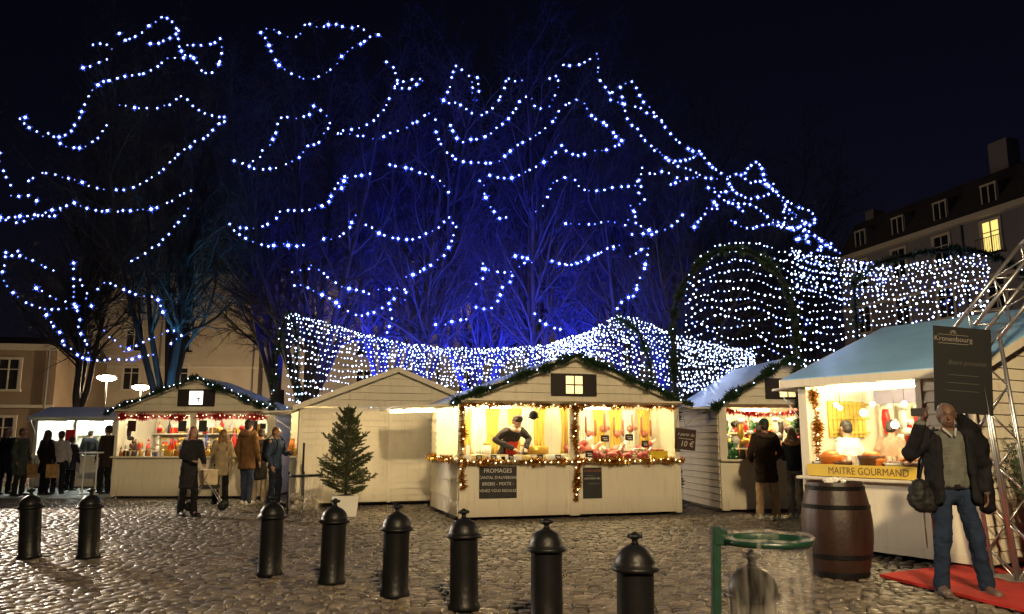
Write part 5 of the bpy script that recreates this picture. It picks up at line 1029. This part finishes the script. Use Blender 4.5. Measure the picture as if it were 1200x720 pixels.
# pale pavement at the left and fallen leaves
q = MB(); q.box(-26, -9.9, 19.7, 24.5, .004, .02); tag(q.build('pavement', mat('pale_paving', (.34, .36, .33), .6, var=.2, bump=.3)), kind='structure')
V = []; F = []
for i in range(420):
    x_, y_ = random.uniform(-9, 5), random.uniform(5, 19); a = random.uniform(0, 6.3); r_ = random.uniform(.012, .035); c_ = Vector((x_, y_, .014)); u = Vector((math.cos(a), math.sin(a), random.uniform(-.2, .35)))*r_; v = Vector((-math.sin(a), math.cos(a), random.uniform(-.2, .35)))*r_*.6
    b = len(V); V += [c_-u, c_-v, c_+u, c_+v]; F.append((b, b+1, b+2, b+3))
tag(raw('fallen_leaves', V, F, mat('dead_leaf', (.14, .08, .03), .8, var=.4, island=.4)), kind='stuff')
STR = [
 (R1([(325,158),(350,152),(375,155),(395,175)]), 'short stub of lights high in the left tree, below the top loop'),
 (R1([(290,238),(308,243),(332,222),(352,222),(378,208)]), 'tiny cluster of lights at the left edge of the left crown top'),
 (R1([(420,118),(440,143),(478,127),(498,118),(520,95),(545,82),(570,60),(592,64),(612,90),(628,110),(608,130),(585,142),(556,153),(527,155)]), 'topmost loop of lights on the left tree'),
 (R1([(628,110),(628,145),(630,175),(648,192),(692,210),(697,240),(718,255),(738,262),(760,243),(770,225),(778,200),(780,177),(775,132),(756,152),(730,158),(695,162),(660,160)]), 'hook shaped loop of lights right of the left tree top'),
 (R1([(668,198),(630,206),(598,200),(575,215),(555,235),(530,250),(505,260),(475,262),(450,268),(422,272),(376,285),(350,292),(325,315),(310,345),(298,370),(288,395),(278,420),(262,442),(245,467),(220,482),(196,483),(172,468),(155,480),(127,464),(103,453),(88,437),(66,413),(90,414)]), 'long s shaped string down the left side of the left tree'),
 (R1([(172,468),(196,485),(215,505),(238,520),(262,522),(290,522),(315,503),(340,492),(358,468),(373,443)]), 'small sagging string below the s shaped one at upper left'),
 (R1([(420,370),(452,374),(487,382),(520,382),(553,380),(585,372),(610,360),(628,340),(657,345),(676,372),(704,392),(736,405),(768,412),(797,410),(790,428),(756,440),(740,468),(722,485),(692,493),(667,517),(638,530),(620,550),(597,575),(573,597),(547,616),(517,635),(487,650),(455,662),(420,670),(386,668),(352,665),(320,657),(290,643),(258,630),(228,625),(200,616),(177,610),(138,610),(102,637)]), 'long zigzag string through the middle of the left tree'),
 (R1([(0,540),(0,572),(20,623),(38,650)]), 'short string cut by the left edge halfway up'),
 (R1([(40,688),(60,690),(105,690),(128,706)]), 'short level string near the left edge'),
 (R1([(918,115),(932,102),(960,102),(990,120),(1016,132),(1037,132),(1058,115),(1070,97),(1077,80),(1100,93),(1118,98),(1155,88),(1182,86),(1208,97),(1238,97),(1256,90),(1278,107)]), 'wavy string along the top of the second tree'),
 (R1([(918,115),(945,152),(953,182),(966,210),(990,238),(1016,258),(1045,270),(1073,280),(1105,277),(1130,268),(1155,250),(1175,236),(1210,188),(1250,162),(1274,153),(1297,132),(1330,125)]), 'deep swag below the top of the second tree'),
 (R1([(1105,375),(1137,398),(1160,423),(1160,436),(1148,458),(1130,482),(1120,502),(1100,515),(1080,515),(1060,550),(1032,563),(1000,583),(966,592),(930,597),(893,593),(858,580),(824,566)]), 'curved string in the middle of the second tree'),
 (R1([(888,568),(915,550),(923,530),(950,512),(963,485),(977,455),(978,428),(990,410),(1023,416),(1056,415),(1087,403)]), 'step shaped string left of the second tree stem'),
 (R2([(160,218),(182,237),(194,265),(196,295),(178,312),(213,312),(236,312),(268,298),(290,280),(260,275),(230,286),(198,295)]), 'small closed loop between the second and third crowns'),
 (R2([(168,347),(160,370),(143,393),(124,413),(103,432),(73,447),(45,455),(15,455),(-10,470)]), 'string curving down left of the third tree'),
 (R2([(0,470),(40,475),(74,480),(107,488),(140,487),(171,470),(198,462),(230,448),(256,434),(283,418),(306,398),(330,420)]), 'shallow swag left of the third tree'),
 (R2([(404,232),(387,272),(380,300),(378,322),(365,338),(358,360),(380,365),(405,362),(420,368),(440,385),(475,410),(488,405),(505,398),(520,390),(535,378),(550,362),(570,320),(580,293),(582,270),(603,287),(620,285),(635,282)]), 'string falling and rising left of the middle crown top'),
 (R2([(404,232),(418,243),(432,257),(447,267),(460,280),(463,298),(460,325),(468,352),(482,340),(484,310),(478,275)]), 'small hook of lights beside the middle crown top'),
 (R2([(383,443),(392,465),(408,490),(425,503),(457,490),(488,488),(520,475),(545,453),(570,435),(597,410),(613,382),(627,356)]), 'swag rising right in the upper middle of the trees'),
 (R2([(332,465),(343,497),(358,520),(375,542),(397,555),(422,567),(456,573),(485,573),(515,575),(550,567),(578,550),(603,527),(622,508),(650,495),(678,482),(703,463),(730,440),(750,420),(767,388),(790,370),(813,362),(828,352),(848,352),(865,383),(878,408),(900,423),(935,440),(953,467),(973,492),(997,500),(963,517),(938,525),(912,530),(883,530),(850,545),(832,547),(808,543),(790,528),(773,513)]), 'longest wandering string across the upper middle'),
 (R2([(650,340),(668,337),(676,372),(700,385),(732,375),(745,342),(764,320),(757,300),(770,265),(733,275)]), 'cup shaped string left of the highest right crown'),
 (R2([(782,230),(802,233),(820,236),(840,228),(863,216),(882,200),(897,186),(903,210),(903,237),(903,257),(912,290),(928,305),(943,330),(970,315),(995,298),(1017,285),(1035,305),(1045,330),(1055,353),(1088,383),(1112,410),(1130,432),(1145,460),(1170,482),(1192,510),(1215,520),(1235,532)]), 'string peaking at the highest right crown and running down its slope'),
 (R2([(943,330),(947,355),(970,362),(990,365),(1018,373),(1040,378),(1060,385),(1075,400),(1095,408),(1125,430),(1140,445)]), 'string close beside the right slope string'),
 (R2([(988,342),(993,385),(1012,428),(1028,447),(1043,457),(1065,495),(1088,510),(1102,530),(1135,550),(1152,560),(1175,565),(1208,565),(1243,552),(1260,532)]), 'swag below the right slope string'),
 (R2([(522,617),(555,628),(583,627),(612,622),(642,607),(672,596),(700,580),(728,562),(753,538)]), 'gentle swag at mid height above the centre stall'),
 (R2([(725,692),(733,663),(735,645),(785,625),(825,635),(835,655),(862,672),(880,672),(893,672),(920,668),(953,660),(980,660),(1010,655),(1030,657),(1045,640),(1052,617),(1057,588),(1077,607),(1100,612),(1122,605),(1157,613),(1180,625)]), 'bumpy level string at mid height right of the middle'),
 (R2([(1040,640),(1057,657),(1042,673),(1055,685),(1065,703),(1040,725),(1030,745)]), 'short tumbling string under the bumpy level string'),
 (R2([(485,637),(503,640),(498,660),(508,695),(517,715),(528,738),(548,752),(560,773),(578,767)]), 'string dropping down at mid height left of the middle tree'),
 (R2([(170,580),(230,590),(265,602),(300,615),(338,628),(355,648),(378,678)]), 'sparse string sloping down in the blue middle'),
 (R2([(0,660),(10,630),(30,625),(67,617),(103,610)]), 'short string in the blue part above the closed chalet'),
 (R4([(0,117),(38,105),(75,102),(110,98),(138,92),(153,100),(168,102),(193,98),(212,80),(237,62),(263,55),(297,73),(330,78),(380,84),(433,82),(467,80),(527,75),(556,70),(606,45),(635,28),(672,12)]), 'long level string from the left edge across the left tree'),
 (R4([(660,75),(645,103),(622,125),(602,153),(578,180),(553,203),(523,222),(497,243),(463,258)]), 'straight diagonal string in the left tree'),
 (R4([(62,222),(40,240),(15,228),(22,258),(12,285),(5,308),(28,350),(45,370),(80,400),(103,410),(130,420),(152,427),(170,430),(196,430),(227,427),(262,410)]), 'bright hooked string at the left edge'),
 (R4([(70,240),(123,260),(155,278),(190,292)]), 'short sloping string right of the bright hook'),
 (R4([(126,352),(158,370),(190,390),(230,400)]), 'short string above the low curve at left'),
 (R4([(257,265),(260,310),(258,357),(262,408),(280,455),(278,490),(285,520),(300,537),(313,570),(308,605)]), 'vertical string left of the cyan lit stems'),
 (R4([(283,323),(293,355),(308,375),(300,390),(320,417)]), 'short vertical string beside the long vertical one'),
 (R4([(165,450),(180,475),(217,522),(225,552),(255,570),(278,592),(310,605),(342,610),(385,603),(422,606),(462,605),(500,590),(540,590)]), 'lowest curve of lights in the left tree'),
 (R4([(345,355),(370,332),(412,347),(483,378),(555,388),(572,437)]), 'string crossing in front of the cyan lit stems'),
 (R4([(365,503),(388,527),(418,548),(435,578),(500,545),(600,500),(640,520),(600,550)]), 'low cluster string around the cyan lit fork'),
 (R4([(808,128),(833,162),(870,183),(908,200),(950,207),(990,195),(1030,210),(1067,203)]), 'swag at mid height left of the second tree stem'),
 (R4([(843,143),(880,143),(912,140),(943,128),(970,107),(987,82),(1055,83),(1092,75),(1125,70),(1155,52),(1170,20),(1185,-10),(1210,-40)]), 'string rising to the right through the second tree'),
 (R5([(128,297),(183,287),(200,270),(240,303),(262,325),(288,340),(316,353),(346,358),(397,372),(420,360),(445,357),(468,357),(490,345),(502,365),(530,358),(525,393)]), 'upper of two low swags above the closed chalet'),
 (R5([(135,345),(170,340),(190,357),(225,375),(253,385),(275,400),(296,420),(320,435),(340,443),(362,452),(395,443),(420,438),(440,427),(455,418),(470,405),(485,390)]), 'lower of two low swags above the closed chalet'),
 (R5([(470,405),(478,475),(462,500),(458,540),(455,590)]), 'short string dropping behind the net above the closed chalet'),
 (R5([(385,132),(412,145),(435,163),(465,175),(515,185),(555,180),(585,172),(610,153),(637,150),(658,123),(683,106),(703,140),(693,170),(675,215),(658,240),(635,257),(612,273),(585,290),(558,303),(530,315)]), 'swag then diagonal in the blue middle'),
 (R5([(237,182),(275,180),(297,172),(315,153),(330,137),(338,118),(350,97)]), 'short rising string in the blue middle'),
 (R5([(1035,5),(1023,33),(1007,63),(985,83)]), 'short falling string above the centre stall'),
 (R6([(187,68),(220,65),(250,72),(290,70),(325,57),(355,58),(375,68),(395,75),(408,52),(440,40),(425,20),(415,5)]), 'string with an upturned end above the right of the centre stall'),
 (R5([(910,240),(940,245),(978,260),(945,267),(925,275),(905,287),(890,300),(870,298),(843,296),(818,290),(793,287),(798,267)]), 'small looped string just above the centre stall'),
 (R5([(795,287),(797,318),(775,340)]), 'tiny string hanging left of the small loop'),
 (R5([(775,422),(805,427),(828,423),(848,405),(855,380),(868,350),(893,333),(900,310)]), 'low hooked string above the net by the lit window'),
 (R5([(633,482),(667,480),(685,473),(700,473),(720,463),(740,462)]), 'short low string left of the hooked one'),
 (R5([(1040,257),(1082,272),(1108,270),(1130,267),(1152,255),(1180,245),(1210,230),(1240,212),(1278,205)]), 'low swag above the garlanded gable'),
 (R5([(978,445),(990,460),(1010,480),(1040,490),(1070,500)]), 'short string joining the net top above the centre stall'),
 (R6([(140,197),(182,212),(230,205),(253,195),(278,180),(303,175),(325,158),(345,145),(358,160)]), 'low rising swag above the right half of the centre stall'),
 (R6([(415,183),(432,173),(455,160),(468,145),(480,155),(470,190),(462,235),(450,257),(437,283),(440,320),(400,330),(382,350),(370,365)]), 'string falling to the net peak right of the centre stall'),
 (R6([(420,105),(440,103),(465,105),(490,105)]), 'tiny level string left of the green arch'),
 (R3([(8,205),(43,192),(60,172),(85,208),(108,232),(128,243),(142,255),(165,265),(183,250),(205,258),(220,250),(235,228),(260,208),(275,230),(287,262),(290,285),(320,288)]), 'double peaked string above the green arch'),
 (R3([(158,270),(170,297),(180,320),(198,320),(230,340),(258,335),(277,330),(300,325)]), 'small swag above the green arch'),
 (R3([(-40,290),(8,272),(35,265),(52,262)]), 'short string left above the green arch'),
 (R3([(90,300),(120,303),(137,318),(155,312),(172,297)]), 'tight string just above the green arch, left of the small swag'),
 (R3([(180,345),(195,365),(210,382)]), 'three lights in a short line above the green arch'),
 (R3([(110,352),(128,375),(88,372),(75,397),(60,417),(40,438)]), 'string falling along the left side of the green arch'),
 (R3([(172,415),(197,433),(222,440),(243,443),(270,435),(290,433),(315,430),(335,435),(360,420),(355,390),(368,350)]), 'string from the arch top rising right'),
 (R3([(368,350),(408,372),(445,383),(465,402),(462,430),(435,435),(410,405),(385,408),(360,375)]), 'tight bundle of lights right of the green arch'),
 (R3([(300,290),(325,310),(345,330),(368,350)]), 'short slope of lights leading into the tight bundle'),
 (R3([(415,437),(440,475),(395,485),(420,470),(443,493)]), 'short tangle under the tight bundle'),
 (R3([(520,497),(500,505),(480,512),(490,522),(462,520),(450,535),(425,550)]), 'rightmost stray string above the roof line net'),
 ([(868,206),(880,214),(893,212),(905,222),(916,234),(925,246),(934,252),(944,262)], 'string running down beside the right slope above the canopy'),
 ([(905,262),(920,268),(934,266),(948,272),(960,280),(972,290),(985,297)], 'last sloping string where the trees meet the right net'),
 ([(838,225),(850,236),(862,240),(876,238),(890,246),(902,256),(915,262),(930,270)], 'sloping string between the green arch top and the right slope'),
 ([(770,175),(782,188),(796,195),(812,200),(826,208),(840,210)], 'short swag under the right slope string'),
 ([(745,262),(760,270),(775,272),(790,264),(800,252)], 'small low swag left of the green arch shoulder'),
 ([(0,255),(18,262),(34,258),(52,250),(70,244)], 'faint rising string at the far left above the bright hook'),
]
for i, (p, lb) in enumerate(STR):
    mx_ = sum(q[0] for q in p)/len(p); light_string(p, lb, 23.1+.8*math.sin(i*2.3)+(-.4 if mx_ > 780 else 0), 8.4 if mx_ < 780 else 6.3)

# light nets hung over the hoops
def net(label, cols, nstr, spacing, Yt, Yb, power=1.6, sag=3., hor=True, dots=1.):
    """cols: (x, ytop, ybottom) as seen; Yt/Yb distances of the top and bottom edge"""
    xs = [c[0] for c in cols]; pts = []; cab = MB()
    for s_ in range(nstr):
        w_ = (s_/(nstr-1))**power; line = []; x = xs[0]+random.uniform(0, 4); ph_ = random.uniform(0, 60)
        while x < xs[-1]:
            yt = float(np.interp(x, xs, [c[1] for c in cols])); yb = float(np.interp(x, xs, [c[2] for c in cols])); y = yt+(yb-yt)*w_+sag*abs(math.sin((x+ph_)*.055))*(.3+w_)+random.uniform(-1, 1)*1.2
            p = at(x, y, Yt+(Yb-Yt)*w_+.15*math.sin(x*.05)); line.append(p)
            if random.random() < dots: pts.append((p, w_))
            x += spacing*random.uniform(.55, 1.45)
        cab.tube(line, .004, 3, cap=False)
    root = thing('light_net', label, 'light net', (0, 0, 0)); cab.build('cable', WIRE, root)
    order = list(range(len(pts))); random.shuffle(order); big = order[:100]; rest = order[100:]
    for i in big:
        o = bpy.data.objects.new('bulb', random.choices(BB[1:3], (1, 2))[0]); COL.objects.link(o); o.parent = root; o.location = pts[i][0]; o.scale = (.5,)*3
    q = MB()
    oct_v = [(1, 0, 0), (-1, 0, 0), (0, 1, 0), (0, -1, 0), (0, 0, 1), (0, 0, -1)]; of = [(0, 2, 4), (2, 1, 4), (1, 3, 4), (3, 0, 4), (2, 0, 5), (1, 2, 5), (3, 1, 5), (0, 3, 5)]
    V = []; F = []
    for i in rest:
        e = random.choice((.009, .012, .015, .019, .025)); b = len(V); c_ = pts[i][0]; V += [c_+Vector(v)*e for v in oct_v]; F += [tuple(b+j for j in f) for f in of]
    if V: tag(raw('bulbs', V, F, LED, root), kind='stuff')
    return len(pts)
n1 = net('dense light net sagging from the left hoop behind the closed chalet', [(336, 366, 478), (380, 378, 482), (420, 390, 478), (470, 402, 462), (520, 408, 460), (560, 409, 462), (600, 408, 462), (640, 404, 440), (700, 386, 430)], 16, 4.4, 21.5, 20., 1.35)
n2 = net('dense light net peaking right of the garlanded gable', [(640, 404, 440), (690, 388, 425), (722, 370, 440), (745, 373, 450), (790, 392, 462), (840, 404, 452), (885, 412, 446)], 18, 4.4, 20.5, 18.6, 1.2)
n3 = net('loose curtain of light strings under the green arch', [(803, 330, 400), (815, 305, 405), (840, 286, 408), (870, 282, 412), (900, 288, 416), (938, 300, 425)], 13, 6.0, 18.5, 17.8, 1.0, sag=7)
n4 = net('wide light net hung between the green arch and the truss', [(925, 288, 420), (945, 298, 428), (975, 305, 425), (1010, 309, 415), (1050, 312, 398), (1090, 306, 388), (1125, 297, 382), (1160, 300, 376)], 17, 6.4, 16.4, 15.6, 1.25, sag=5)
n5 = net('short bright fringe of lights right of the green arch top', [(930, 296, 330), (965, 300, 345), (1000, 305, 345), (1040, 309, 335)], 6, 5.0, 16.8, 16.6, 1.0, sag=4)
# hoops
def hoop(label, pts, r=.09, n=5000, lights=6):
    t = thing('garland_hoop', label, 'arch', (0, 0, 0)); MB().tube(pts, .035, 8).build('hoop_tube', IRON, t, smooth=True)
    fuzz(pts, r*.6, n, .10, FIR, 'fir_garland', parent=t, lights=lights); return t
hl, hr = Vector((3.47, 17.0, 0)), Vector((5.58, 15.55, 0))
top_z = 5.35; pts = []
for i in range(33):
    u = -1+2*i/32; a = PI*(i/32); zz = top_z-1.35+1.35*math.sin(a) if 0 < i < 32 else top_z-1.35
    c_ = hl.lerp(hr, .5+.5*-math.cos(a)); pts.append(Vector((c_.x, c_.y, top_z-1.7+1.7*math.sin(a))))
pts = [hl+Vector((0, 0, .0)), hl+Vector((0, 0, 1.2)), hl+Vector((0, 0, 2.6))]+pts+[hr+Vector((0, 0, 2.6)), hr+Vector((0, 0, 1.2)), hr]
hoop('tall green fir garland arch carrying the light nets right of the centre stall', pts, .075, 11000, 8)
p = [at(318, 480, 20.4), at(323, 430, 20.4), at(330, 385, 20.5), at(338, 366, 20.7), at(346, 385, 20.9), at(348, 430, 21), at(350, 480, 21)]; p = [Vector((p[0].x, p[0].y, 0))]+p+[Vector((p[-1].x, p[-1].y, 0))]
hoop('narrow green hoop with lights at the left end of the net', p, .08, 5000, 30)
p = [at(722, 372, 20.2), at(735, 378, 19.9), at(750, 392, 19.4), at(760, 420, 19.2), at(764, 450, 19.2)]; hoop('thin green hoop behind the right slope of the garlanded gable', p+[Vector((p[-1].x, p[-1].y, 0))], .06, 3500, 4)
p = [at(1000, 330, 15.6), at(1030, 308, 15.6), at(1070, 298, 15.6), at(1110, 293, 15.7), at(1150, 295, 15.8), at(1185, 308, 15.9), at(1215, 340, 16)]; hoop('low green garland hoop along the top of the right net', [Vector((p[0].x, p[0].y, 0))]+p+[Vector((p[-1].x, p[-1].y, 0))], .08, 5000, 4)

# ------------------------------------------------------------------ render settings
SC.view_settings.view_transform = 'Standard'; SC.view_settings.look = 'None'; SC.view_settings.exposure = 0; SC.view_settings.gamma = 1; SC.view_settings.use_curve_mapping = False
SC.render.engine = 'CYCLES'; cy = SC.cycles; cy.use_denoising = True; cy.sample_clamp_indirect = 4; cy.sample_clamp_direct = 0; cy.max_bounces = 6; cy.diffuse_bounces = 3; cy.glossy_bounces = 3; cy.transparent_max_bounces = 12; cy.caustics_reflective = False; cy.caustics_refractive = False
print('bulbs', NB, n1, n2, n3, n4, n5, 'objects', len(bpy.data.objects))
